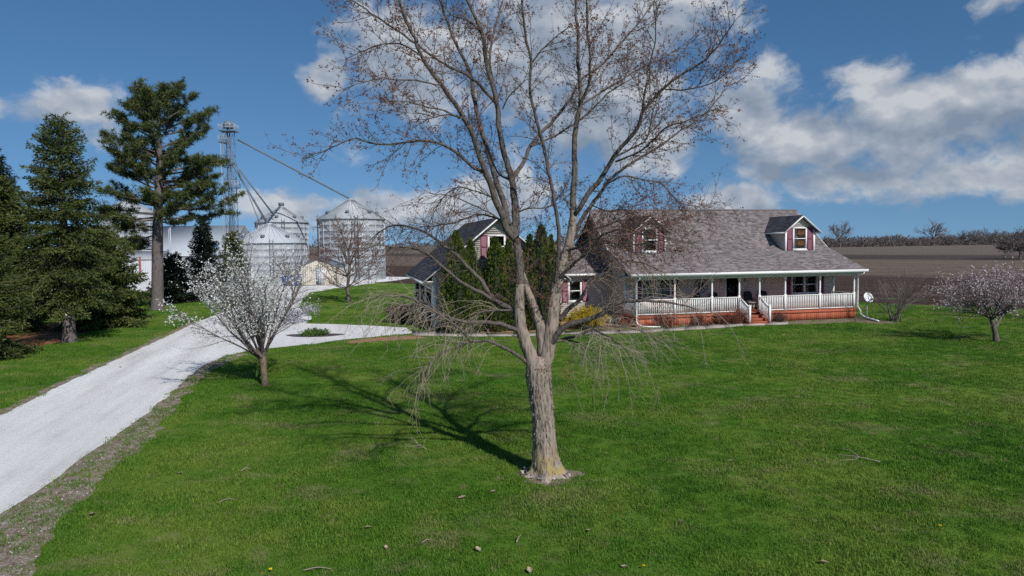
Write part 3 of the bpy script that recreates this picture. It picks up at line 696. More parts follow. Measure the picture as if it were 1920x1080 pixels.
pm = MB(); pm.box((-.065, -.065, .62), (.065, .065, 1.62)); pm.lathe([(.055, 1.62), (.04, 1.66), (.062, 1.70), (.05, 1.78), (.058, 2.0), (.05, 2.3), (.036, 2.42), (.06, 2.45), (.055, 2.48)], 10); pm.box((-.06, -.06, 2.48), (.06, .06, 2.66)); pm = pm.mesh('porch_post'); pm.materials.append(MT['white'])
for u_ in POSTS: obj('porch_post', pm, None, H, (u_, .11, 0))
bm_ = MB().box((-.024, -.024, .70), (.024, .024, 1.50)).mesh('baluster'); bm_.materials.append(MT['white'])
def railing(a, b):
    a = np.array(a, float); b = np.array(b, float); d = b - a; L = np.linalg.norm(d[:2]); d /= L
    mb = MB(); mb.beam((*a, 1.52), (*b, 1.52), .085, .05); mb.beam((*a, .70), (*b, .70), .06, .05); r = mb.build('railing', MT['white'], H)
    n = max(2, int(round(L / .118)))
    for i in range(1, n): p = a + d * L * i / n; obj('baluster', bm_, None, r, (p[0], p[1], 0))
for a, b in zip(POSTS[:-1], POSTS[1:]):
    if abs(a - 6.41) > .01: railing((a + .065, .11), (b - .065, .11))
railing((14.29, .18), (14.29, 1.95)); railing((-.10, .18), (-.10, 1.95))
for u_ in (6.44, 7.74):
    mb = MB(); mb.beam((u_, .05, 1.50), (u_, -.92, .98), .07, .05); mb.beam((u_, .05, .74), (u_, -.92, .25), .05, .05); r = mb.build('stair_rail', MT['white'], H)
    for i in range(1, 8):
        t = i / 8; MB().box((u_ - .018, .05 - .97 * t - .018, .74 - .49 * t + .02), (u_ + .018, .05 - .97 * t + .018, 1.5 - .52 * t - .02)).build('baluster', MT['white'], r)
    mb = MB(); mb.box((u_ - .055, -1.0, .16), (u_ + .055, -.89, 1.06)); mb.lathe([(.07, 1.06), (.07, 1.08), (.045, 1.10), (.05, 1.13), (.0, 1.17)], 8, (u_, -.945, 0)); mb.build('newel_post', MT['white'], H)
window(FW, 1.1, 3.0, 1.45, 2.62, 2, MT['pale_curtain']); window(FW, 11.25, 13.15, 1.45, 2.62, 2)
for (a, b) in ((.66, 1.04), (3.06, 3.44), (10.81, 11.19), (13.21, 13.59)): shutter(FW, a, b, 1.42, 2.66)
mb = MB()
for (a, b, c, d) in ((6.60, 6.68, .62, 2.8), (7.62, 7.70, .62, 2.8), (6.68, 7.62, 2.72, 2.8)): FW.box(mb, a, b, -.05, .05, c, d)
df = mb.build('door_frame', MT['white'], H)
mb = MB(); FW.box(mb, 6.69, 7.61, -.10, -.06, .63, 2.71); dr = mb.build('front_door', MT['door'], H)
mb = MB(); FW.box(mb, 6.80, 7.50, -.055, -.05, 1.1, 2.55); mb.build('pane', MT['glass'], dr)
mb = MB(); mb.lathe([(.0, -.03), (.03, -.02), (.03, .02), (0, .03)], 8, (7.54, 1.92, 1.55)); mb.build('handle', MT['palesteel'], dr)
for s_ in (6.35, 7.97):
    mb = MB(); mb.lathe([(.02, 2.28), (.06, 2.30), (.05, 2.48), (.075, 2.5), (.02, 2.57), (0, 2.58)], 8, (s_, 1.88, 0)); mb.box((s_ - .03, 1.9, 2.33), (s_ + .03, 1.99, 2.45)); mb.build('wall_lantern', MT['palesteel'], H)
# --- dormers
def dormer(c, curtain):
    z0, ze, za, v0 = 3.98, 5.5, 6.30, 2.6
    FD = Face((c, v0, 0), (1, 0, 0), (0, -1, 0)); mb = MB()
    hw_ = 1.075
    siding(mb, FD, lambda z: -hw_ if z < ze else -hw_ * (za - z) / (za - ze), lambda z: hw_ if z < ze else hw_ * (za - z) / (za - ze), z0, za - .03, [(-.5, .5, 4.22, 5.64)])
    for sg in (-1, 1):
        FS = Face((c + sg * hw_, 0, 0), (0, 1, 0), (sg, 0, 0))
        siding(mb, FS, lambda z: v0, lambda z: max(v0, (3.15 + (z - 4.36) / .78 if z > 4.36 else (z - 3.02) / .383 - .35)) + .15, z0, ze)
    d = mb.build('dormer', MT['siding'], H)
    q_ = []
    A = (c - 1.33, 2.32, 5.36); Bq = (c - 1.33, 4.75, 5.36); T1 = (c, 2.32, 6.42); T2 = (c, 5.95, 6.42)
    q_.append((Bq, A, T1, T2)); q_.append(((c + 1.33, 2.32, 5.36), (c + 1.33, 4.75, 5.36), T2, T1))
    roof_part('dormer_roof', d, q_)
    for sg in (-1, 1):
        mb = MB(); mb.beam((c + sg * 1.36, 2.30, 5.28), (c, 2.30, 6.345), .045, .16, upv=(0, 1, 0)); mb.build('rake_board', MT['white'], d)
        mb = MB(); mb.box((c + sg * 1.33 - .05, 2.30, 5.24), (c + sg * 1.33 + .05, 4.6, 5.335)); mb.build('gutter', MT['white'], d)
        mb = MB(); FD.box(mb, sg * 1.03 - .06, sg * 1.03 + .06, .02, .05, z0, ze - .05); mb.build('corner_trim', MT['white'], d)
        mb = MB(); mb.box((c + sg * 1.2 - .13, 2.36, 5.30), (c + sg * 1.2 + .13, 2.62, 5.34)); mb.build('soffit', MT['white'], d)
    mb = MB(); FD.box(mb, -1.09, 1.09, .02, .06, z0, z0 + .13); mb.build('sill_board', MT['white'], d)
    window(FD, -.5, .5, 4.22, 5.64, 1, curtain, d, 'window_frame')
    for (a, b) in ((-.93, -.54), (.54, .93)): shutter(FD, a, b, 4.2, 5.66, d)
dormer(1.87, None); dormer(12.25, MT['curtain'])
# --- garage
GV, GL, GR, GC, GZ = 2.4, -11.28, -3.95, -7.615, 6.22
FGf = Face((0, GV, 0), (1, 0, 0), (0, -1, 0)); mb = MB()
siding(mb, FGf, lambda z: GL if z < 3.2 else GC - (GZ - z) / .822, lambda z: GR if z < 3.2 else GC + (GZ - z) / .822, .2, GZ - .05, [(GC - .5, GC + .5, 4.0, 5.3)])
mb.build('garage_gable_wall', MT['siding'], H)
window(FGf, GC - .5, GC + .5, 4.0, 5.3); shutter(FGf, GC - .93, GC - .55, 3.97, 5.32); shutter(FGf, GC + .55, GC + .93, 3.97, 5.32)
FGl = Face((GL, 0, 0), (0, 1, 0), (-1, 0, 0)); doors = [(3.1, 5.7, 0, 2.25), (6.4, 9.0, 0, 2.25), (9.7, 12.3, 0, 2.25)]
mb = MB(); siding(mb, FGl, lambda z: GV, lambda z: 12.9, .0, 3.15, doors); mb.build('garage_side_wall', MT['siding'], H)
for (a, b, c, d) in doors:
    mb = MB(); FGl.box(mb, a - .1, a, -.02, .05, 0, d + .1); FGl.box(mb, b, b + .1, -.02, .05, 0, d + .1); FGl.box(mb, a, b, -.02, .05, d, d + .1); fr = mb.build('garage_door_frame', MT['white'], H)
    for k in range(4):
        mb = MB(); FGl.box(mb, a, b, -.30, -.26, .02 + k * .555, .56 + k * .555)
        for j in range(4): FGl.box(mb, a + .1 + j * .64, a + .58 + j * .64, -.26, -.245, .1 + k * .555, .48 + k * .555)
        mb.build('door_panel', plain('garage_door_brown', (0.055, 0.035, 0.03), 0.6) if k == 0 else bpy.data.materials['garage_door_brown'], fr)
mb = MB(); mb.box((GR - .06, GV + .05, .0), (GR, 12.9, 3.2)); mb.box((GL, 12.8, 0), (GR, 12.9, 3.2)); mb.build('garage_back_wall', MT['siding'], H)
MB().box((GL - .03, GV - .035, .05), (GL + .22, GV + .12, 3.0)).build('corner_trim', MT['white'], H); mb = MB(); mb.box((GR - .10, GV - .03, .05), (GR + .02, GV + .08, 3.0)); mb.build('corner_trim', MT['white'], H)
RL, RR, RZ = GC - 4.24, GC + 4.24, 2.80
roof_part('garage_roof', H, [((RL, 13.1, RZ), (RL, 2.05, RZ), (GC, 2.05, 6.29), (GC, 13.1, 6.29)), ((RR, 2.05, RZ), (RR, 13.1, RZ), (GC, 13.1, 6.29), (GC, 2.05, 6.29))])
for sg in (-1, 1):
    mb = MB(); mb.beam((GC + sg * 4.27, 2.03, RZ - .10), (GC, 2.03, 6.2), .05, .20, upv=(0, 1, 0)); mb.build('rake_board', MT['white'], H)
    mb = MB(); mb.beam((GC + sg * 4.27, 13.12, RZ - .10), (GC, 13.12, 6.2), .04, .18, upv=(0, 1, 0)); mb.build('rake_board', MT['white'], H)
    x = GC + sg * 4.24; mb = MB(); mb.box((x - .06, 2.05, RZ - .17), (x + .06, 13.1, RZ - .075)); mb.build('gutter', MT['white'], H)
    mb = MB(); mb.box((min(x, GL if sg < 0 else GR), 2.06, RZ - .07), (max(x, GL if sg < 0 else GR), 13.0, RZ - .04)); mb.build('soffit', MT['white'], H)
# --- link between garage and main block
FL = Face((0, 4.4, 0), (1, 0, 0), (0, -1, 0)); mb = MB(); siding(mb, FL, lambda z: GR, lambda z: 0.0, .2, 2.9, [(-2.7, -1.85, 1.2, 2.5)]); mb.build('link_wall', MT['siding'], H)
window(FL, -2.7, -1.85, 1.2, 2.5); shutter(FL, -3.12, -2.75, 1.17, 2.53); shutter(FL, -1.80, -1.43, 1.17, 2.53)
roof_part('link_roof', H, [((GR - .6, 4.0, 2.93), (-.03, 4.0, 2.93), (-.03, 7.6, 4.7), (GR - 2.1, 7.6, 4.7)), ((-.03, 11.2, 2.93), (GR - .6, 11.2, 2.93), (GR - 2.1, 7.6, 4.7), (-.03, 7.6, 4.7))])
mb = MB(); mb.box((RR - .1, 3.86, 2.79), (-.03, 3.99, 2.92)); mb.build('gutter', MT['white'], H)
# ------------------------------------------------------------------ trees
def nrm(v): return v / (np.linalg.norm(v) + 1e-12)
def path(r, p, d, L, n=5, wig=0.15, trop=(0, 0, 0)):
    p = np.array(p, float); d = nrm(np.array(d, float)); pts = [p]; st = L / n; trop = np.array(trop, float)
    for i in range(n):
        d = nrm(d + r.normal(size=3) * wig + trop * (st if st < 1 else 1)); p = p + d * st; pts.append(p)
    return np.array(pts)
def side(r, t, ang):
    a = nrm(np.cross(t, r.normal(size=3))); return nrm(t * math.cos(ang) + a * math.sin(ang))
def smooth_line(P, R, step):
    P = np.array(P, float); n = len(P); d = np.concatenate([[0], np.cumsum(np.linalg.norm(np.diff(P, axis=0), axis=1))])
    k = max(3, int(d[-1] / step)); s = np.linspace(0, d[-1], k)
    tg = np.gradient(P, d, axis=0)
    i = np.clip(np.searchsorted(d, s, side='right') - 1, 0, n - 2); h = (d[i + 1] - d[i])[:, None]; u = ((s - d[i])[:, None]) / h
    out = (2*u**3 - 3*u**2 + 1) * P[i] + (u**3 - 2*u**2 + u) * h * tg[i] + (-2*u**3 + 3*u**2) * P[i+1] + (u**3 - u**2) * h * tg[i+1]
    return out, np.interp(s, d, R)

# --- the big maple, limbs followed one by one in the photograph, each given its own depth
def big_maple():
    r = np.random.default_rng(11)
    base = gp(1026, 891); Y0 = base[1]
    T = thing('maple_tree', 'large bare maple with thick forked trunk standing in the middle of the lawn', 'tree', base)
    PXM = Y0 / F_PX
    def P3(pts, d0, d1):
        n = len(pts); return [at(x, y, Y0 + d0 + (d1 - d0) * (i / (n - 1))) - base for i, (x, y) in enumerate(pts)]
    tp = [(1026, 897), (1026, 884), (1024, 868), (1022, 840), (1019, 800), (1016, 760), (1012, 725), (1010, 702), (1010, 686), (1010, 668)]
    tr = np.array([40, 34, 27, 22.5, 20.5, 20.5, 22, 24, 22, 12]) * PXM
    pts, rad = smooth_line(P3(tp, 0, 0), tr, .05); k = 22
    k = 40; rid = r.normal(size=(9, k)); zi = np.linspace(0, 8, len(pts)); wob = 1 + 0.035 * np.stack([np.interp(zi, np.arange(9), rid[:, j]) for j in range(k)], 1) + 0.022 * r.normal(size=(len(pts), k)); th = np.arange(k) * 2 * math.pi / k
    lowf = np.clip(1 - (pts[:, 2] / .35), 0, 1)[:, None]; wob = wob + lowf * 0.22 * np.sin(th * 5 + .7)[None] + .03 * np.sin(th * 9)[None]
    pts[0, 2] = -.05
    MB().tube(pts, rad, k, True, wob).build('trunk', MT['bark'], T, smooth=False)
    # name: (pixels, depth start/end in m, px widths start/end, low?)
    LB = [
     ([(1001, 706), (996, 668), (985, 640), (977, 615), (975, 591), (974, 560), (975, 532)], 0, -.05, 30, 19, 0),
     ([(1013, 700), (1017, 655), (1012, 612), (1000, 572), (988, 540), (979, 512)], .1, .05, 26, 12, 0),
     ([(975, 540), (975, 506), (971, 471), (966, 446), (967, 407), (963, 361), (959, 335)], -.05, .45, 19, 13, 0),
     ([(1014, 706), (1026, 664), (1032, 628), (1037, 590), (1041, 552), (1048, 515), (1057, 490), (1066, 462), (1073, 425), (1075, 395)], 0, .2, 32, 15, 0),
     ([(964, 446), (952, 433), (942, 402), (929, 374), (919, 340), (911, 324), (906, 311), (893, 273), (884, 247), (870, 221), (857, 200), (827, 158), (810, 136), (790, 105), (777, 72), (765, 47), (754, 17), (742, -25), (735, -60)], -.15, -1.4, 15, 4, 0),
     ([(911, 324), (895, 319), (875, 301), (859, 288), (838, 275), (810, 265), (779, 265), (740, 270), (693, 268), (668, 259), (643, 267), (615, 280), (580, 292)], -.4, -1.7, 7, 1.6, 0),
     ([(966, 446), (955, 423), (945, 379), (932, 345), (921, 304), (911, 270), (901, 234), (893, 205), (886, 165), (885, 148), (868, 108), (852, 75), (838, 40), (826, 0), (818, -50)], .0, 1.6, 14, 4, 0),
     ([(959, 335), (947, 291), (937, 247), (931, 192), (923, 156), (912, 119), (906, 69), (900, 50), (884, 17), (872, -10), (858, -70)], .5, .9, 13, 5, 0),
     ([(931, 195), (905, 166), (881, 143), (850, 128), (820, 112), (777, 80), (738, 53), (704, 30), (677, 11), (640, -8)], .7, -.8, 7, 2, 0),
     ([(923, 156), (918, 110), (926, 60), (940, 10), (950, -50)], .8, 2.0, 7, 3, 0),
     ([(961, 336), (981, 304), (996, 272), (1015, 249), (1044, 218), (1069, 186), (1088, 151), (1126, 123), (1165, 80), (1200, 40), (1225, 5)], .5, 1.9, 9, 2.5, 0),
     ([(996, 274), (1025, 262), (1072, 235), (1105, 210), (1139, 176), (1180, 150), (1215, 135)], .7, 2.2, 5, 2, 0),
     ([(1040, 560), (1042, 540), (1045, 494), (1048, 459), (1046, 425), (1041, 390), (1036, 356), (1028, 318), (1020, 277), (1012, 246), (1001, 205), (993, 165), (996, 119), (987, 75), (981, 36), (978, 0), (972, -50)], .15, -1.3, 9, 3.5, 0),
     ([(996, 119), (1015, 95), (1040, 70), (1062, 55)], -.9, -1.3, 3, 1.5, 0), ([(942, 205), (955, 180), (975, 160), (985, 150)], .7, .2, 3, 1.5, 0),
     ([(1075, 397), (1074, 372), (1078, 325), (1077, 277), (1081, 230), (1089, 196), (1088, 167), (1084, 111), (1084, 69), (1080, 33), (1080, 0), (1078, -60)], .2, .9, 14, 4, 0),
     ([(1089, 192), (1104, 158), (1106, 117), (1102, 55), (1100, 0), (1103, -55)], .4, -.6, 7, 3, 0),
     ([(1076, 402), (1082, 397), (1104, 363), (1132, 327), (1148, 299), (1154, 288), (1179, 260), (1195, 240), (1204, 213), (1222, 189), (1242, 169), (1261, 150), (1289, 133), (1317, 117), (1339, 94), (1361, 64), (1375, 44)], .2, -1.7, 11, 1.8, 0),
     ([(1203, 216), (1205, 205), (1208, 172), (1218, 147), (1218, 125), (1228, 83), (1229, 33), (1226, 5)], -.7, -1.4, 5, 1.5, 0),
     ([(1247, 168), (1294, 167), (1339, 154), (1378, 122)], -1.0, -1.9, 3, 1.2, 0), ([(1092, 195), (1125, 175), (1165, 150), (1200, 128), (1250, 105), (1300, 70)], .5, 1.6, 4.5, 1.5, 0),
     ([(1150, 298), (1165, 288), (1195, 274), (1209, 266), (1218, 241), (1226, 202), (1240, 165)], -.5, -1.0, 4, 1.5, 0),
     ([(1154, 303), (1195, 286), (1225, 262), (1251, 238), (1290, 226), (1340, 205)], -.4, -2.0, 4, 1.5, 0),
     ([(1048, 520), (1057, 477), (1076, 444), (1090, 413), (1107, 388), (1129, 358), (1140, 341), (1165, 319), (1195, 299), (1229, 280), (1270, 249), (1317, 219), (1350, 180), (1372, 150)], .1, 1.7, 11, 1.6, 0),
     ([(1140, 343), (1173, 330), (1207, 338), (1240, 344), (1257, 363), (1276, 380), (1304, 387), (1350, 378)], .8, 1.6, 4, 1.3, 2), ([(1110, 385), (1140, 396), (1165, 392), (1200, 398)], .5, .0, 3, 1.2, 2),
     ([(1063, 470), (1085, 462), (1110, 448), (1140, 452), (1175, 462), (1210, 455), (1245, 470)], .1, -1.2, 6, 1.6, 2), ([(1068, 455), (1095, 435), (1130, 425), (1170, 412), (1220, 420), (1270, 410)], .2, 1.3, 6, 1.5, 2),
     ([(1050, 520), (1080, 490), (1105, 470), (1130, 440), (1165, 430), (1210, 440), (1260, 430)], .0, -1.8, 7, 1.6, 2),
     ([(870, 222), (838, 215), (805, 222), (770, 225)], -.9, -1.2, 3, 1.2, 0), ([(858, 219), (832, 207), (788, 197), (754, 189), (715, 192)], -.9, -2.0, 3.5, 1.2, 0),
     ([(827, 158), (815, 158), (782, 151), (749, 151), (715, 147), (685, 153), (643, 167)], -1.0, -1.8, 3.5, 1.2, 0), ([(790, 105), (760, 85), (720, 82), (690, 92), (650, 110)], -1.1, -.5, 3.5, 1.2, 0),
     ([(948, 400), (925, 372), (890, 358), (855, 352), (830, 372), (808, 410)], -.1, 1.0, 4, 1.2, 2), ([(950, 425), (920, 400), (880, 382), (840, 366), (790, 362)], -.1, -1.0, 4, 1.2, 0), ([(938, 412), (900, 402), (850, 418), (800, 425), (750, 432)], -.2, .8, 4, 1.2, 2),
     ([(975, 590), (955, 577), (933, 567), (919, 554), (905, 529), (883, 507), (855, 477), (828, 457), (803, 438), (775, 427), (742, 422), (715, 432), (695, 450)], 0, .9, 13, 1.6, 2),
     ([(935, 568), (911, 554), (880, 538), (850, 518), (822, 493), (797, 474), (769, 464), (733, 463), (712, 458), (680, 470)], .1, -1.2, 9, 1.6, 2),
     ([(976, 620), (961, 616), (944, 610), (911, 604), (880, 604), (844, 596), (817, 582), (794, 568), (767, 560), (739, 552), (700, 560)], 0, -1.1, 11, 1.6, 1),
     ([(990, 682), (982, 674), (961, 660), (941, 650), (921, 641), (896, 640), (867, 644), (849, 655), (824, 664), (804, 682), (786, 702)], 0, -.9, 9, 1.4, 1),
     ([(884, 641), (860, 615), (829, 593), (800, 578), (770, 570), (735, 580)], -.5, -1.3, 6, 1.4, 1), ([(958, 582), (925, 582), (896, 589), (888, 604), (880, 624)], -.1, -.4, 5, 2, 1),
     ([(1030, 650), (1045, 627), (1067, 609), (1094, 601), (1118, 593), (1137, 583), (1155, 569), (1187, 564), (1221, 564), (1255, 567), (1279, 571), (1310, 582)], 0, -.9, 15, 2, 1),
     ([(1050, 600), (1065, 580), (1079, 570), (1095, 552), (1105, 531), (1121, 521), (1144, 506), (1170, 490), (1200, 492), (1235, 505)], .1, 1.0, 11, 1.6, 1),
     ([(1068, 610), (1100, 612), (1130, 625), (1155, 640), (1180, 660)], 0, -1.2, 6, 1.4, 1), ([(1040, 640), (1075, 640), (1105, 655), (1130, 690)], 0, .8, 5, 1.4, 1),
     ([(1018, 600), (1010, 560), (1015, 520), (1005, 470), (1012, 430)], .3, 1.8, 7, 2, 0), ([(1045, 640), (1085, 628), (1120, 615), (1160, 612), (1205, 622), (1240, 640)], .1, 1.3, 7, 1.4, 1),
     ([(967, 400), (990, 390), (1030, 388), (1050, 365), (1075, 352)], .4, 1.3, 4, 1.2, 0), ([(905, 66), (880, 40), (850, 30), (815, -10)], .8, 2.2, 4, 2, 0), ([(960, 340), (935, 325), (915, 290), (890, 280)], .5, 1.2, 5, 1.5, 0),
    ]
    up, low, seeds, leafc = MB(), MB(), MB(), []
    C3 = []; 
    for (px, d0, d1, w0, w1, lw) in LB:
        P = P3(px, d0, d1); W_ = np.linspace(w0, w1, len(px)) * PXM / 2 * .92
        pts, rad = smooth_line(P, W_, .12); pts[1:-1] += r.normal(size=(len(pts) - 2, 3)) * .006
        MB().tube(pts, rad, 9 if w0 > 8 else 6).build('limb', MT['bark'] if w0 > 25 else MT['limb'], T, smooth=True)
        seg = np.linalg.norm(np.diff(pts, axis=0), axis=1); d = np.concatenate([[0], np.cumsum(seg)]); Lt = d[-1]
        t0 = .30 * Lt if w0 > 8 else .12 * Lt
        spacing = {0: .115, 1: .05, 2: .062}[lw]
        s = t0
        while s < Lt:
            s += spacing * r.uniform(.5, 1.5); q_ = min(s, Lt); i = min(len(pts) - 2, np.searchsorted(d, q_) - 1 if q_ > 0 else 0); i = max(i, 0)
            p = pts[i] + (pts[i + 1] - pts[i]) * ((q_ - d[i]) / (seg[i] + 1e-9)); tg = nrm(pts[i + 1] - pts[i]); rr = np.interp(q_, d, rad)
            fr = q_ / Lt
            if lw == 0:
                L = r.uniform(.35, 1.15) * (1.15 - .4 * fr); dr = side(r, tg, r.uniform(.5, 1.05)); tro = (0, 0, .22)
                if p[2] < 5.2: tro = (0, 0, -.02)
            elif lw == 2:
                L = r.uniform(.35, 1.1); dr = side(r, tg, r.uniform(.5, 1.2)); dr[2] -= .15; tro = (0, 0, -.25)
            else:
                L = r.uniform(.4, 1.75) * r.uniform(.6, 1); dr = side(r, tg, r.uniform(.3, 1.1)); dr[2] -= .1; tro = (0, 0, -.95)
            A = path(r, p, dr, L, 6, .22 if lw == 1 else .13, tro); mbx = low if lw == 1 else up
            ra = min(rr * .6, .0030 + .0048 * L) if lw != 1 else min(rr * .5, .0026 + .0022 * L)
            mbx.tube(A, np.linspace(ra, .0024, 7), 4)
            nb = int(L / (.10 if lw == 0 else (.12 if lw == 2 else .16))) + 1
            for j in range(nb):
                f = (j + r.uniform(.1, 1)) / nb; ii = min(5, int(f * 6)); pb = A[ii] + (A[ii + 1] - A[ii]) * (f * 6 - ii); tb = nrm(A[ii + 1] - A[ii])
                Lb = r.uniform(.10, .42) * (1.1 - .4 * f); db = side(r, tb, r.uniform(.5, 1.0)); trb = (0, 0, .5) if lw == 0 else ((0, 0, -.3) if lw == 2 else (0, 0, -1.6))
                Bq = path(r, pb, db, Lb, 3, .12, trb); mbx.tube(Bq, np.linspace(.0028, .0015, 4), 3)
                if lw == 1:
                    if r.uniform() < .05: C3.append(Bq[-1])
                else:
                    for kk in range(r.integers(1, 5) if lw == 0 else (r.integers(0, 4) if px[-1][0] > 1000 else int(r.uniform() < .35))):
                        C3.append(Bq[r.integers(1, 4)] + r.normal(size=3) * .012)
    # a few hanging clumps of old seeds, as in the photograph
    for (x, y, dd, nn, sp) in ((1205, 92, 1.0, 120, .14), (1165, 100, 1.4, 110, .13), (1135, 98, 1.5, 90, .09), (1250, 118, 1.3, 90, .13), (905, 60, .8, 120, .14), (765, 35, -1.2, 160, .22), (900, 305, -.5, 90, .12), (862, 290, -.7, 70, .1), (1225, 265, .5, 70, .12), (1110, 75, .3, 90, .2), (1260, 150, -1.0, 60, .12), (1280, 440, .6, 420, .35), (1190, 415, .6, 420, .4), (1240, 400, .3, 420, .35), (1130, 440, .3, 350, .35), (1180, 455, -.5, 300, .35), (1020, 690, -.2, 40, .08), (1060, 700, -.4, 30, .08), (985, 20, .8, 80, .15), (700, 150, -1.4, 60, .1), (738, 150, -1.4, 60, .1)):
        c = at(x, y, Y0 + dd) - base; C3 += list(c + r.normal(size=(nn, 3)) * sp)
    up.build('twigs', MT['twig'], T, kind='stuff'); low.build('hanging_twigs', MT['pale_twig'], T, kind='stuff')
    C3 = np.array(C3); C3 = np.repeat(C3, 3, 0) + r.normal(size=(len(C3) * 3, 3)) * .012
    seeds.cards(C3, .036, r, .55); seeds.build('seed_clusters', MT['seeds'], T, kind='stuff')
    # curls of loose bark on the trunk
    nb = 900; a = r.uniform(0, 6.28, nb); z = r.uniform(.15, 2.25, nb); cx = np.interp(z, pts0z(P3(tp, 0, 0))[0], pts0z(P3(tp, 0, 0))[1]); cy = np.interp(z, pts0z(P3(tp, 0, 0))[0], pts0z(P3(tp, 0, 0))[2])
    R_ = np.interp(z, pts0z(P3(tp, 0, 0))[0], tr) * 1.02
    c = np.stack([cx + R_ * np.cos(a), cy + R_ * np.sin(a), z], 1); al = np.tile([0, 0, -1.0], (nb, 1)); nb_ = np.stack([np.cos(a), np.sin(a), 0 * a], 1)
    MB().cards(c, .085, r, .32, nb=nb_, along=al, spread=.22).build('loose_bark', MT['bark'], T, kind='stuff')
    n2 = 150; a = r.uniform(0, 6.28, n2); q_ = r.uniform(.30, .52, n2); c = np.stack([q_ * np.cos(a), q_ * np.sin(a) * .9, r.uniform(.02, .10, n2)], 1)
    MB().cards(c, .075, r, .6, nb=np.tile([0, 0, 1.0], (n2, 1))).build('bark_chips', plain('pale_bark_chips', (0.40, 0.34, 0.32), 0.9, 0.4), T, kind='stuff')
    return T
def pts0z(P): P = np.array(P); return P[:, 2], P[:, 0], P[:, 1]
big_maple()

def branchy(T, r, base_dirs, L0, r0, levels, wood, leaf=None, leafm=None, names=('branches', 'blossoms'), start=None, trop=.1, wig=.12, kids=(7, 6), lens=(.5, .45), leaf_n=5, leaf_size=.05, leaf_sp=.04, minr=.003, k0=6, ang=(.35, .9), leaf_bias=None, trunk_mesh=None):
    """limbs as parts; finer wood and blossom as one part each"""
    fine = MB(); LC = []
    for bi, (p, d) in enumerate(base_dirs):
        L = L0 * r.uniform(.8, 1.15); A = path(r, p, d, L, 8, wig, (0, 0, trop)); ra = np.linspace(r0 * r.uniform(.8, 1.1), minr * 2.2, 9)
        MB().tube(A, ra, k0).build('limb', wood, T, smooth=True)
        for j in range(kids[0]):
            f = .22 + .78 * (j + r.uniform(0, 1)) / kids[0]; i = min(7, int(f * 8)); pb = A[i] + (A[i + 1] - A[i]) * (f * 8 - i); tb = nrm(A[i + 1] - A[i])
            Lb = L * lens[0] * r.uniform(.6, 1.2) * (1.15 - .5 * f); B_ = path(r, pb, side(r, tb, r.uniform(*ang)), Lb, 5, wig * 1.2, (0, 0, trop))
            fine.tube(B_, np.linspace(max(minr * 1.6, r0 * .3), minr, 6), 4)
            for q_ in range(kids[1]):
                g = .15 + .85 * (q_ + r.uniform(0, 1)) / kids[1]; i = min(4, int(g * 5)); pc = B_[i] + (B_[i + 1] - B_[i]) * (g * 5 - i)
                Lc = Lb * lens[1] * r.uniform(.5, 1.2); C_ = path(r, pc, side(r, nrm(B_[i + 1] - B_[i]), r.uniform(*ang)), Lc, 3, wig * 1.4, (0, 0, trop))
                fine.tube(C_, np.linspace(minr, minr * .6, 4), 3)
                if leafm:
                    w = 1.0 if leaf_bias is None else leaf_bias(C_[-1])
                    n = int(leaf_n * w + r.uniform()); 
                    if n: LC.append(C_[r.integers(0, 4, n)] + r.normal(size=(n, 3)) * leaf_sp)
    fine.build(names[0], leaf or wood, T, kind='stuff')
    if leafm and LC: MB().cards(np.vstack(LC), leaf_size, r, .8).build(names[1], leafm, T, kind='stuff')
def cone_dirs(r, n, lo, hi, p0, jit=.06, leanx=0.0):
    out = []
    for i in range(n):
        a = 2 * math.pi * (i + r.uniform(-.3, .3)) / n; e = r.uniform(lo, hi)
        out.append((np.array(p0) + r.normal(size=3) * jit, (math.cos(a) * math.cos(e) + leanx, math.sin(a) * math.cos(e), math.sin(e))))
    return out
def trunk(T, P, R, m, k=10):
    pts, rad = smooth_line(P, R, .15); pts[0][2] = -.04; MB().tube(pts, rad, k, False).build('trunk', m, T, smooth=True)

# white pear tree by the drive
r = np.random.default_rng(5); b = gp(497, 722)
T = thing('pear_tree', 'white flowering pear tree beside the bend of the driveway', 'tree', b)
trunk(T, [(0, 0, 0), (-.01, 0, .3), (-.03, 0, .7), (-.04, 0, 1.02)], [.13, .105, .10, .12], MT['pearbark'])
dirs = cone_dirs(r, 14, .62, .95, (-.04, 0, .95), .05, -.2) + cone_dirs(r, 10, 1.05, 1.4, (-.04, 0, 1.0), .05, -.2)
branchy(T, r, dirs, 3.2, .042, 3, MT['darkbark'], MT['darkbark'], MT['blossom'], trop=.12, wig=.09, kids=(13, 9), lens=(.36, .40), leaf_n=4.4, leaf_size=.054, leaf_sp=.045, leaf_bias=lambda p: (0.5 if p[0] > 1.0 else (1.25 if p[2] > 2.0 else .45)))
# pink trees at right
r = np.random.default_rng(6); b = gp(1868, 641)
T = thing('pink_tree', 'pink flowering tree with leaning forked dark trunk on the right lawn', 'tree', b)
trunk(T, [(0, 0, 0), (-.05, 0, .35), (-.16, 0, .75), (-.26, .02, 1.15)], [.15, .115, .105, .10], MT['darkbark'])
MB().tube(path(r, (-.12, 0, .62), (.55, .1, .8), .9, 5, .08), np.linspace(.08, .05, 6), 7).build('limb', MT['darkbark'], T, smooth=True)
dirs = cone_dirs(r, 10, .25, .75, (-.26, 0, 1.1), .05, -.15) + cone_dirs(r, 5, .8, 1.2, (-.24, 0, 1.1), .05) + cone_dirs(r, 7, .4, .9, (.36, .08, 1.3), .05, .2)
branchy(T, r, dirs, 2.6, .05, 3, MT['darkbark'], MT['darkbark'], MT['pinkblossom'], trop=.03, wig=.13, kids=(11, 8), lens=(.45, .45), leaf_n=4.3, leaf_size=.062, leaf_sp=.06)
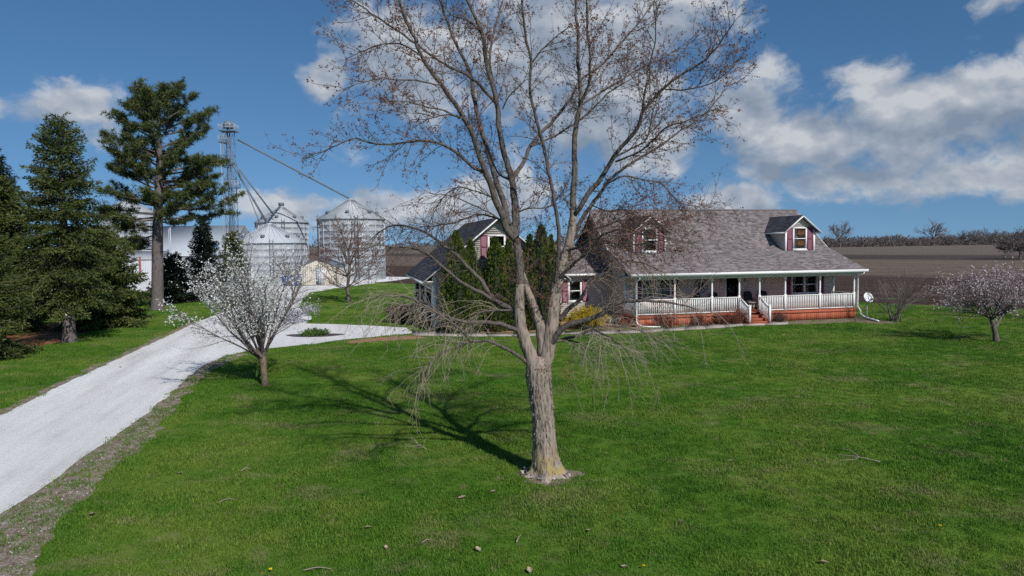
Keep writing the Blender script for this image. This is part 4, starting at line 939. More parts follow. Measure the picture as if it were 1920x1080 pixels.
r = np.random.default_rng(8); b = np.array([31.2, 40.5, 0])
T = thing('pink_tree', 'pink flowering tree cut off by the right edge, behind the leaning one', 'tree', b)
trunk(T, [(0, 0, 0), (.03, 0, .4), (.05, 0, .9)], [.15, .12, .11], MT['darkbark'])
branchy(T, r, cone_dirs(r, 13, .25, 1.0, (.05, 0, .85), .05, -.1), 2.7, .05, 3, MT['darkbark'], MT['darkbark'], MT['pinkblossom'], trop=.03, wig=.13, kids=(10, 7), lens=(.45, .45), leaf_n=4, leaf_size=.07, leaf_sp=.08)
# bare vase-shaped bush near the dish
r = np.random.default_rng(9); b = gp(1680, 603)
T = thing('bare_bush', 'leafless vase-shaped bush on the lawn right of the satellite dish', 'bush', b)
branchy(T, r, cone_dirs(r, 15, .75, 1.3, (0, 0, 0), .12, .12), 2.5, .032, 3, MT['greytwig'], MT['greytwig'], None, trop=.1, wig=.07, kids=(10, 6), lens=(.5, .4), ang=(.25, .6), minr=.004)
# red-budded tree before the grain bins
r = np.random.default_rng(10); b = gp(655, 568)
T = thing('budding_tree', 'slender reddish budding tree standing in front of the largest grain bin', 'tree', b)
trunk(T, [(0, 0, 0), (-.1, 0, .8), (-.05, 0, 1.8), (.1, 0, 3.0), (.05, 0, 4.3)], [.20, .15, .13, .12, .08], MT['darkbark'])
dirs = cone_dirs(r, 7, .3, .8, (-.05, 0, 2.2), .1) + cone_dirs(r, 8, .5, 1.1, (.08, 0, 3.3), .1, -.1) + cone_dirs(r, 6, .9, 1.4, (.05, 0, 4.2), .05) + cone_dirs(r, 6, .1, .5, (-.1, 0, 1.3), .1)
branchy(T, r, dirs, 3.2, .05, 3, MT['greytwig'], MT['greytwig'], MT['seeds'], ('branches', 'buds'), trop=.06, wig=.12, kids=(8, 6), lens=(.45, .45), leaf_n=2.3, leaf_size=.11, leaf_sp=.12, minr=.008, leaf_bias=lambda p: 1.6 if abs(p[2] - 4.6) < 1.0 else .6)
# grey bare tree left of the blue container
r = np.random.default_rng(12)
for (px, py, lab) in ((548, 566, 'thin bare grey tree in front of the low round bin'),):
    b = gp(px, py); T = thing('bare_tree', lab, 'tree', b)
    trunk(T, [(0, 0, 0), (.05, 0, .8), (0, 0, 1.5)], [.12, .09, .08], MT['greytwig'])
    branchy(T, r, cone_dirs(r, 12, .5, 1.25, (0, 0, 1.3), .05), 3.2, .035, 3, MT['greytwig'], MT['greytwig'], None, trop=.1, wig=.09, kids=(8, 6), lens=(.45, .4), minr=.007)
# low lavender shrub by the drive junction
r = np.random.default_rng(13); b = gp(553, 606)
T = thing('blossom_shrub', 'low spreading lavender-white shrub at the driveway junction behind the pear tree', 'bush', b)
branchy(T, r, cone_dirs(r, 16, .2, .8, (0, 0, 0), .35), 1.15, .014, 3, MT['darkbark'], MT['darkbark'], MT['lavender'], trop=.0, kids=(7, 5), lens=(.5, .45), leaf_n=7, leaf_size=.06, leaf_sp=.07)

# ------------------------------------------------------------------ conifers
def spruce(name, label, b, h, R, z0, seed, needle, trunk_r=.25, dens=1.0, droop=.35, bark_m='pinebark', group=None, card=.15, step=.28, top=.55, needle_name='needles'):
    r = np.random.default_rng(seed); T = thing(name, label, 'tree', b, group=group)
    trunk(T, [(0, 0, 0), (0, 0, .4), (0, 0, h * .5), (0, 0, h)], [trunk_r * 1.25, trunk_r, trunk_r * .6, .02], MT[bark_m], 12)
    wood = MB(); CC = []; AL = []
    z = z0
    while z < h - .15:
        f = (z - z0) / (h - z0); n = r.integers(5, 8)
        for i in range(n):
            a = 2 * math.pi * (i / n) + r.uniform(-.35, .35) + z; L = (R * (1 - f) ** .62 * (1 - .25 * (1 - f) ** 6) + top * .5 * (1 - f * .5)) * r.uniform(.62, 1.12)
            e = .45 * f - .18 * (1 - f) + r.uniform(-.1, .12); zz = z + r.uniform(-.15, .15)
            A = path(r, (0, 0, zz), (math.cos(a) * math.cos(e), math.sin(a) * math.cos(e), math.sin(e)), L, 6, .05, (0, 0, -droop * (1 - f) * .5)); A[-1, 2] += .06 * L; A[-2, 2] += .02 * L
            wood.tube(A, np.linspace(.014 + .008 * L, .004, 7), 4)
            nb = max(4, int(L / .105 * dens))
            for j in range(nb):
                g = .12 + .88 * (j + r.uniform()) / nb; ii = min(5, int(g * 6)); p = A[ii] + (A[ii + 1] - A[ii]) * (g * 6 - ii); t = nrm(A[ii + 1] - A[ii])
                lat = nrm(np.cross(t, (0, 0, 1.0))) * (1 if j % 2 else -1)
                Lb = (.22 + .30 * L * (1.05 - g)) * r.uniform(.6, 1.2) * (.6 if L < .6 else 1); d = nrm(t * .8 + lat * r.uniform(.5, 1.1) + np.array([0, 0, -.25 - .25 * r.uniform()]))
                m = max(2, int(Lb / .085)); s = (np.arange(m) + r.uniform(size=m)) / m
                q_ = p + d * (Lb * s)[:, None]; q_[:, 2] -= .15 * Lb * s ** 2; CC.append(q_); AL.append(np.repeat(d[None], m, 0))
            CC.append(A[-1:]); AL.append(nrm(A[-1] - A[-2])[None])
        z += step * r.uniform(.75, 1.25) * (1 - .35 * f)
    wood.build('branches', MT['darkbark'], T, kind='stuff')
    CC = np.vstack(CC); AL = np.vstack(AL); CC = np.repeat(CC, 3, 0) + r.normal(size=(len(CC) * 3, 3)) * .04; AL = np.repeat(AL, 3, 0)
    MB().cards(CC, card * 1.08, r, .32, along=AL, spread=.6).build(needle_name, MT[needle], T, kind='stuff'); return T
sb = gp(131, 641)
T = spruce('spruce_tree', 'tall spruce with bare lower trunk and round tag beside the driveway', sb, 11.5, 2.75, 2.3, 41, 'spruce', .30, dens=1.15, droop=.5, top=.75)
mb = MB(); mb.lathe([(0, 0), (.11, 0), (.11, .02), (0, .025)], 16); tg_ = mb.mesh('trunk_tag'); tg_.materials.append(MT['white'])
o = obj('trunk_tag', tg_, None, None, (sb[0] + .02, sb[1] - .30, 1.42)); o.rotation_euler = (math.radians(90), 0, .0)
tag(o, 'round white tag with red mark nailed to the spruce trunk', 'sign')
MB().box((-.05, -.02, .026), (.05, .02, .032)).box((-.025, -.05, .026), (.025, -.021, .032)).build('red_mark', MT['red'], o)
spruce('spruce_tree', 'bushy spruce with foliage to the ground, at the far left edge', np.array([-23.6, 29.3, 0]), 7.0, 2.7, .15, 42, 'spruce', .22, dens=1.3, droop=.25, top=.9)
spruce('spruce_tree', 'dark spruce with thin bluish top behind the bushy one at far left', np.array([-33.2, 44.0, 0]), 11.2, 3.0, .3, 43, 'darkfir', .22, dens=1.1, droop=.2, top=.7, card=.2)
spruce('spruce_tree', 'low wide dark spruce hidden behind the tagged spruce trunk', np.array([-24.9, 41.5, 0]), 6.0, 2.9, .1, 44, 'spruce', .22, dens=1.2, droop=.25, top=.8, card=.2)
spruce('spruce_tree', 'mid-height spruce filling the gap behind the far-left trees', np.array([-29.3, 39.0, 0]), 9.0, 3.0, .2, 47, 'spruce', .22, dens=1.0, droop=.3, top=.7, card=.2)
spruce('fir_tree', 'small dark fir directly behind the tall pine trunk', gp(300, 573) + np.array([0, 2.5, 0]), 4.2, 2.1, .1, 45, 'darkfir', .12, dens=1.0, droop=-.2, card=.2)
spruce('fir_tree', 'dark narrow fir rising behind the white pear blossoms', gp(386, 562), 7.6, 1.7, .1, 46, 'darkfir', .13, dens=.9, droop=-.1, card=.2)
spruce('fir_tree', 'shorter olive fir right of the dark narrow fir', gp(440, 558), 6.2, 1.9, .1, 48, 'spruce', .13, dens=.8, droop=-.1, card=.2)
def big_pine():
    r = np.random.default_rng(51); b = gp(296, 582); h = 16.3
    T = thing('pine_tree', 'very tall pine with long clear trunk and rounded crown', 'tree', b)
    trunk(T, [(0, 0, 0), (.03, 0, 1.0), (.25, 0, 6.0), (.6, 0, 11.0), (.75, 0, h - .6)], [.52, .43, .37, .24, .05], MT['pinebark'], 14)
    def axis(z): return np.array([np.interp(z, [0, 6, 11, 17], [0, .25, .6, .75]), 0, z])
    wood = MB(); CC = []
    prof = [(4.4, 1.6), (6.0, 3.6), (7.2, 5.4), (8.5, 5.4), (10.0, 4.6), (11.5, 4.4), (12.5, 4.3), (14, 3.6), (15.3, 2.3), (16.5, 1.0)]
    zs = np.sort(np.concatenate([r.uniform(6.6, 15.4, 66), [4.6, 4.9, 5.3, 5.8, 6.1, 6.4]]))
    for n_, z in enumerate(zs):
        a = n_ * 2.4 + r.uniform(-.5, .5); R = np.interp(z, *np.array(prof).T) * r.uniform(.72, 1.06) * (1 + .14 * math.cos(a))
        if z < 6.5: a = math.pi + r.uniform(-.6, .7)
        e = np.interp(z, [4, 8, 13, 17], [-.15, .05, .40, .85]); A = path(r, axis(z), (math.cos(a) * math.cos(e), math.sin(a) * math.cos(e), math.sin(e)), R, 8, .12, (0, 0, .08))
        MB().tube(A, np.linspace(.035 + .012 * R, .012, 9), 5).build('limb', MT['darkbark'], T, smooth=True)
        nb = int(5 + R * 3.0)
        for j in range(nb):
            g = .32 + .68 * (j + r.uniform()) / nb; i = min(7, int(g * 8)); p = A[i] + (A[i + 1] - A[i]) * (g * 8 - i); t = nrm(A[i + 1] - A[i])
            L = r.uniform(.35, 1.2) * (1.15 - .5 * g); sdv = side(r, t, r.uniform(.4, 1.1)) * np.array([1, 1, .35]) + np.array([0, 0, .12]); B_ = path(r, p, sdv, L, 4, .12, (0, 0, .1)); wood.tube(B_, np.linspace(.018, .007, 5), 3)
            CC.append(B_[-1]); CC.append(B_[3]); CC.append(B_[2])
            for _ in range(2): CC.append(B_[r.integers(2, 5)] + r.normal(size=3) * np.array([.18, .18, .08]))
        CC.append(A[-1]); CC.append(A[-2])
    wood.build('branches', MT['darkbark'], T, kind='stuff')
    CC = np.array(CC); k = 17; d = r.normal(size=(len(CC), k, 3)); d[..., 2] += .35; d /= np.linalg.norm(d, axis=2, keepdims=True)
    c = np.repeat(CC[:, None], k, 1) + d * .05
    MB().cards(c.reshape(-1, 3), .27, r, .17, along=d.reshape(-1, 3), spread=.12, tri=True).build('needles', MT['pine'], T, kind='stuff')
    mk = MB()
    for (dx, dz) in ((-.10, 1.42), (.06, 1.42), (.0, 1.28), (.03, 1.13)): mk.lathe([(0, 0), (.045, 0), (.045, .012), (0, .014)], 8, (dx, -dz, 0))
    o = mk.build('trunk_marker', MT['white'], None, (b[0] + .06, b[1] - .46, 0)); o.rotation_euler = (math.radians(90), 0, 0); o.scale = (1, 1, 1)
    tag(o, 'cluster of small white dots fixed to the tall pine trunk', 'marker')
big_pine()
def arbor_mesh(seed, h, R):
    r = np.random.default_rng(seed); n = int(5200 * h * R / 4)
    z = h * (r.uniform(0, 1, n) ** 1.25); a = r.uniform(0, 6.283, n)
    prof = lambda q: R * np.interp(q / h, [0, .12, .35, .6, .8, .93, 1], [.72, .95, 1.0, .84, .55, .25, .03])
    lump = 1 + .13 * np.sin(a * 3 + z * 2.1 + seed) + .09 * np.sin(a * 7 - z * 4.3)
    rr = prof(z) * lump * (1 - .35 * r.uniform(0, 1, n) ** 2.2)
    c = np.stack([rr * np.cos(a), rr * np.sin(a), z], 1); al = np.stack([.55 * np.cos(a), .55 * np.sin(a), np.ones(n)], 1)
    leaf = MB().cards(c, .17, r, .5, along=al, spread=.3).mesh('foliage'); leaf.materials.append(MT['arbor'])
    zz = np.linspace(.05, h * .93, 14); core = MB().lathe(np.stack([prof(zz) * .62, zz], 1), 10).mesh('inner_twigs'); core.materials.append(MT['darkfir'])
    return leaf, core
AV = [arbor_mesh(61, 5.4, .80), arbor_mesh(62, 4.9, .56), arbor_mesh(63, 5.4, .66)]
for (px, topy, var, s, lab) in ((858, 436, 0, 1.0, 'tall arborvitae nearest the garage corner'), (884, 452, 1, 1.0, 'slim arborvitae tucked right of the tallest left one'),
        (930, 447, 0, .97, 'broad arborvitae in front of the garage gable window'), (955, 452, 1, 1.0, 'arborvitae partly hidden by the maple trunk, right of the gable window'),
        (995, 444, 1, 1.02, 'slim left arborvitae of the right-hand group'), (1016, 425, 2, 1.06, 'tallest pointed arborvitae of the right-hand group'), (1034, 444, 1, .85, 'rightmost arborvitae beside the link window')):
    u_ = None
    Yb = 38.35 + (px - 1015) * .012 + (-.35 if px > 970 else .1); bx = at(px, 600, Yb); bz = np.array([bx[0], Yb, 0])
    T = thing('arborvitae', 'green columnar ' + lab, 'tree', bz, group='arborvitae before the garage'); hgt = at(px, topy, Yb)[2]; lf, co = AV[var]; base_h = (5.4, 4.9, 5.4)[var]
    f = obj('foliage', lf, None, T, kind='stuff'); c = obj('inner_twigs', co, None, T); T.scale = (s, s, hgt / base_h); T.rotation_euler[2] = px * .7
# ------------------------------------------------------------------ shrubs
def shrub(name, label, b, w, h, seed, leafm, n=2600, stems=26, size=.05, group=None, wood='darkbark', dy=1.0):
    r = np.random.default_rng(seed); T = thing(name, label, 'bush', b, group=group); mb = MB(); C_ = []
    for i in range(stems):
        a = r.uniform(0, 6.283); q_ = math.sqrt(r.uniform()) ; top = np.array([q_ * w * .5 * math.cos(a), q_ * w * .5 * dy * math.sin(a), h * (1.02 - .45 * q_ ** 2) * r.uniform(.8, 1.08)])
        A = path(r, (top[0] * .25, top[1] * .25, 0), top, np.linalg.norm(top), 5, .08, (0, 0, -.05)); mb.tube(A, np.linspace(.009, .003, 6), 3)
        for j in range(6): B_ = path(r, A[r.integers(1, 5)], side(r, nrm(top), r.uniform(.4, 1.1)), .3 * h * r.uniform(.5, 1.1), 3, .15); mb.tube(B_, np.linspace(.005, .002, 4), 3); C_.append(B_)
        C_.append(A[2:])
    mb.build('stems', MT[wood], T, kind='stuff')
    P = np.vstack(C_); P = P[r.integers(0, len(P), n)] + r.normal(size=(n, 3)) * .045; P[:, 2] = np.maximum(P[:, 2], .03)
    MB().cards(P, size, r, .6).build('leaves', MT[leafm], T, kind='stuff'); return T
for k_, (u_, v_, w, h, lab, lm) in enumerate(((-.75, .05, 1.1, .75, 'left of the porch corner downspout', 'barberry'), (1.45, -.5, 1.35, .8, 'under the left end of the porch railing', 'barberry'),
        (3.5, -.5, 1.15, .7, 'in the middle of the left porch skirt', 'barberry'), (5.05, -.5, 1.05, .72, 'second from the left side of the porch steps', 'barberry'), (5.95, -.55, 1.15, .88, 'right against the left side of the porch steps', 'barberry'))):
    shrub('barberry_shrub', 'rusty red rounded barberry shrub ' + lab, hw(u_, v_), w * 1.1, h * 1.15, 300 + k_, lm, 2400, group='shrubs along the porch')
shrub('barberry_shrub', 'thin brownish shrub beside the right side of the porch steps', hw(8.75, -.5), .95, .75, 77, 'brownshrub', 1100, group='shrubs along the porch')
shrub('forsythia_bush', 'bright yellow clipped bush before the shaded house wall', gp(1100, 617), 2.15, 1.25, 78, 'forsythia', 22000, 90, .06)
shrub('dark_shrub', 'dark brown bare shrub at the left end of the garage', gp(748, 606), 1.5, 1.35, 79, 'brownshrub', 4200, 40, .07)
for k_, (px, py) in enumerate(((930, 622), (880, 622), (975, 620))): shrub('low_shrub', ('low rusty twiggy shrub between the two left arborvitae groups', 'low rusty shrub at the foot of the leftmost arborvitae', 'low rusty shrub behind the maple trunk')[k_], gp(px, py), 1.0, .45, 80 + k_, 'barberry', 800, 18)
shrub('island_grass', 'tuft of tall green grass growing in the driveway junction', gp(592, 629), 1.5, .3, 83, 'newleaf', 2200, 60, .10, wood='spruce')
mb = MB(); a = np.linspace(0, 6.283, 20, endpoint=False); c = gp(590, 629)
P = [(c[0] + 1.55 * math.cos(t) * (1 + .12 * math.sin(3 * t)), c[1] + .75 * math.sin(t), .021) for t in a]
tag(mb.add(P + [(c[0], c[1], .03)], t=[[i, (i + 1) % 20, 20] for i in range(20)]).build('dark_patch', MT['soil']), 'dark flat patch around the grass tuft in the driveway', 'soil')  # flat dark disc laid over the gravel round the grass tuft
# ------------------------------------------------------------------ far tree line
def far_tree(seed, h, spread):
    r = np.random.default_rng(seed); T = thing('far_tree', 'x', 'tree'); 
    trunk(T, [(0, 0, 0), (.1, 0, h * .15), (0, 0, h * .3)], [h * .022, h * .017, h * .015], MT['greytwig'], 6)
    branchy(T, r, cone_dirs(r, 9, .55, 1.35, (0, 0, h * .25), .1), h * .62, h * .011, 3, MT['greytwig'], MT['greytwig'], None, trop=.01, wig=.1, kids=(9, 7), lens=(.45, .45), minr=.035)
    return T
FT = [far_tree(91, 10, 1), far_tree(92, 10, 1), far_tree(93, 10, 1)]
def on_line(px, Yb=None):
    p = gp(px, 463.8 - (px - 1558) * .0158); return p
far = [(1575, 40, 'broad bare tree rising highest at the left end of the far hedgerow'), (1750, 42, 'tall bare tree rising above the middle of the far hedgerow')]
rr_ = random.Random(3); names = []
spec = [(1575, 41), (1750, 43)] + [(1545, 22), (1600, 18), (1618, 20), (1638, 24), (1658, 22), (1676, 23), (1694, 20), (1712, 18), (1730, 22), (1770, 24), (1786, 22), (1802, 30), (1818, 33), (1832, 26), (1846, 35), (1860, 28), (1872, 30), (1884, 22), (1897, 27)]
order = sorted(range(2, len(spec)), key=lambda k: spec[k][0]); ORD = 'first second third fourth fifth sixth seventh eighth ninth tenth eleventh twelfth thirteenth fourteenth fifteenth sixteenth seventeenth eighteenth nineteenth twentieth'.split()
for i, (px, hp) in enumerate(spec):
    p = on_line(px); p = p * (1 + rr_.uniform(-.01, .015)); p[2] = 0; hm = hp * p[1] / F_PX * (1.15 if i < 2 else .95)
    lab = far[i][2] if i < 2 else 'small bare hedgerow tree beyond the field, %s small one from the left' % ORD[order.index(i)]
    sc_ = (hm / 10 * 1.25, hm / 10 * 1.25, hm / 10)
    if i < 3: o = FT[i]; o.location = p; o.scale = sc_; o['label'] = lab
    else: o = copy_tree(FT[i % 3], None, p, rr_.uniform(0, 6.28), sc_, lab)
    o['group'] = 'far hedgerow trees'
r = np.random.default_rng(95); b = gp(1912, 486)
T = thing('field_tree', 'dark round bare tree in the field at the right edge', 'tree', b)
trunk(T, [(0, 0, 0), (.1, 0, 1), (0, 0, 2)], [.3, .22, .2], MT['darkbark'], 8)
branchy(T, r, cone_dirs(r, 14, .1, 1.3, (0, 0, 1.8), .1), 4.4, .08, 3, MT['greytwig'], MT['greytwig'], MT['hedge'], ('branches', 'dead_leaves'), trop=.02, kids=(11, 9), leaf_n=2, leaf_size=.25, leaf_sp=.3, minr=.03)
def hedge(name, label, pts, h, n, seed, size):
    r = np.random.default_rng(seed); P = np.array(pts, float); s = r.uniform(0, len(P) - 1.001, n); i = s.astype(int); f = (s - i)[:, None]; c = P[i] * (1 - f) + P[i + 1] * f
    hh = h * (.5 + .4 * np.sin(s * 9) * np.sin(s * 23 + 1) + .25 * np.sin(s * 51) + .3 * r.uniform(size=n) ** 2); c = np.column_stack([c[:, :2] + r.normal(size=(n, 2)) * h * .35, hh * r.uniform(0, 1, n) ** .8])
    al = np.tile([0, 0, 1.0], (n, 1)); o = MB().cards(c, size, r, .3, along=al, spread=1.0).build(name, MT['hedge'], kind='stuff'); tag(o, label, 'hedgerow')
hedge('hedgerow', 'dense brown bare undergrowth of the far hedgerow on the right', [on_line(px) * 1.006 for px in (1500, 1560, 1640, 1720, 1800, 1880, 1960, 2080)], 6.0, 30000, 96, 1.1)
hedge('hedgerow', 'thin dark line of woods along the left horizon', [(-1500, 1500, 0), (-700, 1650, 0), (0, 1700, 0), (500, 1500, 0), (900, 1200, 0), (1300, 900, 0)], 10, 9000, 97, 7)
# ------------------------------------------------------------------ farmstead behind
def grain_bin(label, px, Y, rad, ze, zp, seed, group='grain bins', ladder_a=-1.2, hatch=True, roofm='galv', wallm='galv'):
    c = at(px, 470, Y); T = thing('grain_bin', label, 'grain bin', (c[0], Y, 0), group=group); r = np.random.default_rng(seed)
    k = 48; n = int(ze / .8); prof = []
    for i in range(n): z0, z1 = ze * i / n, ze * (i + 1) / n; prof += [(rad, z0), (rad, z1 - .012), (rad + .006, z1 - .010), (rad + .006, z1)]
    MB().lathe(prof, k).build('wall', MT[wallm], T, smooth=True)
    mb = MB(); mb.lathe([(rad + .14, ze - .06), (rad + .14, ze + .02), (.45, zp - .12), (.45, zp + .06), (0, zp + .16)], k)
    for i in range(30):
        a = 2 * math.pi * i / 30; d = np.array([math.cos(a), math.sin(a), 0]); mb.beam(d * (rad + .12) + [0, 0, ze + .05], d * .5 + [0, 0, zp - .06], .05, .035)
    roof = mb.build('roof', MT[roofm], T)
    for i in range(7):
        a = i * .9 + .3; d = np.array([math.cos(a), math.sin(a), 0]); p = d * rad * .78; z = ze + (zp - ze) * .26
        MB().box((-.2, -.2, 0), (.2, .2, .38), None, p + [0, 0, z]).build('roof_vent', MT['steel'], roof)
    mb = MB(); mb.lathe([(rad + .06, ze - .16), (rad + .16, ze - .16), (rad + .16, ze - .08), (rad + .06, ze - .08)], k); mb.build('eave_ring', MT['steel'], T)
    mb = MB()
    for i in range(22):
        a = 2 * math.pi * i / 22; d = np.array([math.cos(a), math.sin(a), 0]) * (rad + .03); mb.box((-.04, -.04, 0), (.04, .04, ze - .1), None, d)
    mb.build('stiffeners', MT['palesteel'], T, kind='stuff')
    d = np.array([math.cos(ladder_a), math.sin(ladder_a), 0]); s = np.array([-d[1], d[0], 0]); mb = MB()
    for q_ in (-.22, .22): mb.beam(d * (rad + .2) + s * q_ + [0, 0, .4], d * (rad + .2) + s * q_ + [0, 0, ze + .5], .05)
    for z in np.arange(.6, ze + .4, .33): mb.beam(d * (rad + .2) - s * .22 + [0, 0, z], d * (rad + .2) + s * .22 + [0, 0, z], .035)
    mb.build('ladder', MT['steel'], T)
    a = -1.75; d = np.array([math.cos(a), math.sin(a), 0]); R = np.array([[-d[1], d[0], 0], [d[1], -d[0], 0], [0, 0, 1]]).T
    mb = MB(); s = np.array([-d[1], d[0], 0])
    mb.hexa([d * (rad - .1) - s * .45 + [0, 0, .5], d * (rad - .1) + s * .45 + [0, 0, .5], d * (rad + .12) + s * .45 + [0, 0, .5], d * (rad + .12) - s * .45 + [0, 0, .5], d * (rad - .1) - s * .45 + [0, 0, 2.1], d * (rad - .1) + s * .45 + [0, 0, 2.1], d * (rad + .12) + s * .45 + [0, 0, 2.1], d * (rad + .12) - s * .45 + [0, 0, 2.1]])
    mb.build('door', MT['whitemetal'], T); return T
A = grain_bin('largest grey steel grain bin with cone roof, behind the small beige shed', 660, 97, 4.6, 8.5, 11.3, 1)
grain_bin('low white-roofed grain bin between the evergreens and the beige shed', 507, 92, 4.6, 5.3, 7.8, 2, roofm='barnroof', wallm='galv')
E_ = grain_bin('tall narrow grey grain bin standing behind the low white-roofed bin', 530, 107, 3.9, 8.5, 10.9, 3)
grain_bin('pale grain bin seen left of the tall pine trunk', 245, 118, 4.2, 10.7, 13.2, 4)
# white marks on the largest bin, too far to read
ca = A.location; mb = MB()
for i, (da, kind) in enumerate(((.93, 0), (1.03, 1), (1.11, 2))):
    a = -math.pi / 2 + da - .35; d = np.array([math.cos(a), math.sin(a), 0]); s = np.array([-d[1], d[0], 0]); o = d * 4.67 + np.array([0, 0, 7.35])
    w, h, t = .17, .28, .07
    bars = [(-w, w, h - t, h), (-w, w, -h, -h + t), (-w, -w + t, -h, h)] + ([(w - t, w, -h, h)] if kind < 2 else [])
    for (x0, x1, z0, z1) in bars: mb.hexa([o + s * x + d * y + [0, 0, z] for z in (z0, z1) for (x, y) in ((x0, 0), (x1, 0), (x1, .02), (x0, .02))])
mb.build('painted_marks', MT['white'], A, kind='stuff')
# elevator leg tower
Yt = 100; tb = at(438, 500, Yt); tb[2] = 0
T = thing('elevator_tower', 'slender steel grain elevator tower with railed top platform behind the pine', 'tower', tb)
def tz(py): return float(at(438, py, Yt)[2])
ztop = tz(246); mb = MB(); w = .62
for sx in (-w, w):
    for sy in (-w, w): mb.beam((sx, sy, 0), (sx, sy, ztop), .07)
mb.build('frame_legs', MT['steel'], T, kind='stuff')
mb = MB(); z = 1.0; fl = 1
while z < ztop - .9:
    for (a, b) in (((-w, -w), (w, -w)), ((w, -w), (w, w)), ((w, w), (-w, w)), ((-w, w), (-w, -w))):
        mb.beam((*a, z), (*b, z), .05); p, q_ = (a, b) if fl else (b, a); mb.beam((*p, z), (*q_, z + 1.7), .035)
    z += 1.7; fl ^= 1
mb.build('bracing', MT['steel'], T, kind='stuff')
mb = MB(); mb.box((-.22, -.1, 0), (-.10, .05, ztop + .6)); mb.box((.08, -.1, 0), (.20, .05, ztop + .6)); mb.build('leg_casing', MT['steel'], T)
mb = MB(); mb.lathe([(.75, 0), (.75, .4), (.6, .85), (.35, 1.05), (0, 1.12)], 12, (0, 0, ztop + .45)); mb.build('head_housing', MT['steel'], T)
def platform(x0, x1, z, dy=.9):
    mb = MB(); mb.box((x0, -dy, z - .07), (x1, dy, z)); pl = mb.build('platform', MT['steel'], T); mb = MB()
    for (a, b) in (((x0, -dy), (x1, -dy)), ((x1, -dy), (x1, dy)), ((x1, dy), (x0, dy)), ((x0, dy), (x0, -dy))):
        for h in (.5, 1.0): mb.beam((*a, z + h), (*b, z + h), .04)
        n = 4
        for i in range(n): p = np.array(a) + (np.array(b) - np.array(a)) * i / n; mb.beam((*p, z), (*p, z + 1.0), .04)
    mb.build('handrail', MT['palesteel'], pl)
platform(-1.1, 1.1, ztop); platform(-1.3, -.2, tz(267), .6); platform(-1.4, .1, tz(310), .5); platform(-.3, 1.2, tz(352), .6)
mb = MB()
for sx in (-1.0, -.62): mb.beam((sx, -.5, 0), (sx, -.5, tz(268)), .05)
for z in np.arange(1, tz(268), .4): mb.beam((-1.0, -.5, z), (-.62, -.5, z), .03)
mb.build('ladder', MT['palesteel'], T)
def spout(p, q_, r_, label):
    p, q_ = np.array(p, float), np.array(q_, float); L = np.linalg.norm(q_ - p); n = max(2, int(L / 3)); P = [p + (q_ - p) * i / n for i in range(n + 1)]
    R = []; PP = []
    mb = MB(); mb.tube(P, r_, 8, True); o = mb.build('grain_spout', MT['steel'], None); tag(o, label, 'spout')
    for i in range(1, n): d = nrm(q_ - p); MB().tube([P[i] - d * .06, P[i] + d * .06], r_ * 1.35, 8, True).build('flange', MT['steel'], o)
cA, cE = np.array(A.location), np.array(E_.location)
spout(at(446, 262, 99.4), cA + [0, 0, 11.35], .13, 'long grain spout running from the tower top down to the largest bin')
spout(at(430, 297, 99.2), at(499, 415, 100.5), .15, 'thick left grain spout from the tower down to the low bin roof')
spout(at(449, 318, 99.4), at(514, 404, 103.0), .12, 'middle grain spout from the tower towards the tall narrow bin')
spout(at(441, 302, 99.3), at(488, 421, 98.0), .06, 'thinnest grain spout, leftmost of those below the tower')
spout(at(497, 417, 101), cE + [0, 0, 11.2], .13, 'short slanting auger tube rising to the tall narrow bin peak')
mb = MB(); mb.box((-.35, -.3, 0), (.35, .3, .5)); tag(mb.build('auger_head', MT['steel'], None, cE + [0, 0, 11.08]), 'small dark auger head on the tall narrow bin peak', 'machine')
# beige shed
def gable_shed(name, label, c, w, d, he, hr, wallm, roofm, doors=(), rot=0.0, post=True, ridge_along='y'):
    T = thing(name, label, 'shed', c, rot); mb = MB()
    if ridge_along == 'y':
        for y in (-d / 2, d / 2): mb.add([(-w/2, y, 0), (w/2, y, 0), (w/2, y, he), (0, y, hr), (-w/2, y, he)], [[0, 1, 2, 4]], [[4, 2, 3]])
        for x in (-w / 2, w / 2): mb.add([(x, -d/2, 0), (x, d/2, 0), (x, d/2, he), (x, -d/2, he)], [[0, 1, 2, 3]])
        mb.build('wall', MT[wallm], T); mb = MB()
        for sg in (-1, 1): slab(mb, (sg * (w/2 + .15), -d/2 - .15, he - .05), (sg * (w/2 + .15), d/2 + .15, he - .05), (0, d/2 + .15, hr + .07), (0, -d/2 - .15, hr + .07), .06)
    else:
        for x in (-w / 2, w / 2): mb.add([(x, -d/2, 0), (x, d/2, 0), (x, d/2, he), (x, 0, hr), (x, -d/2, he)], [[0, 1, 2, 4]], [[4, 2, 3]])
        for y in (-d / 2, d / 2): mb.add([(-w/2, y, 0), (w/2, y, 0), (w/2, y, he), (-w/2, y, he)], [[0, 1, 2, 3]])
        mb.build('wall', MT[wallm], T); mb = MB()
        for sg in (-1, 1): slab(mb, (-w/2 - .2, sg * (d/2 + .2), he - .05), (w/2 + .2, sg * (d/2 + .2), he - .05), (w/2 + .2, 0, hr + .07), (-w/2 - .2, 0, hr + .07), .06)
    mb.build('roof', MT[roofm], T)
    for (x0, x1, z1, m) in doors: MB().box((x0, -d/2 - .04, .03), (x1, -d/2 - .005, z1)).build('door', MT[m], T)
    mb = MB()
    for x in (-w / 2 - .01, w / 2 - .05): mb.box((x, -d/2 - .02, 0), (x + .06, -d/2 + .04, he - .05))
    mb.build('corner_posts', MT['brown'], T, kind='stuff'); return T
c = at(606, 500, 85.5); gable_shed('garden_shed', 'small cream gabled shed with white door in front of the bins', (c[0], 85.5, 0), 4.45, 4.5, 2.35, 3.15, 'beige', 'steel', [(-.3, .75, 2.05, 'whitemetal')], 0.0)
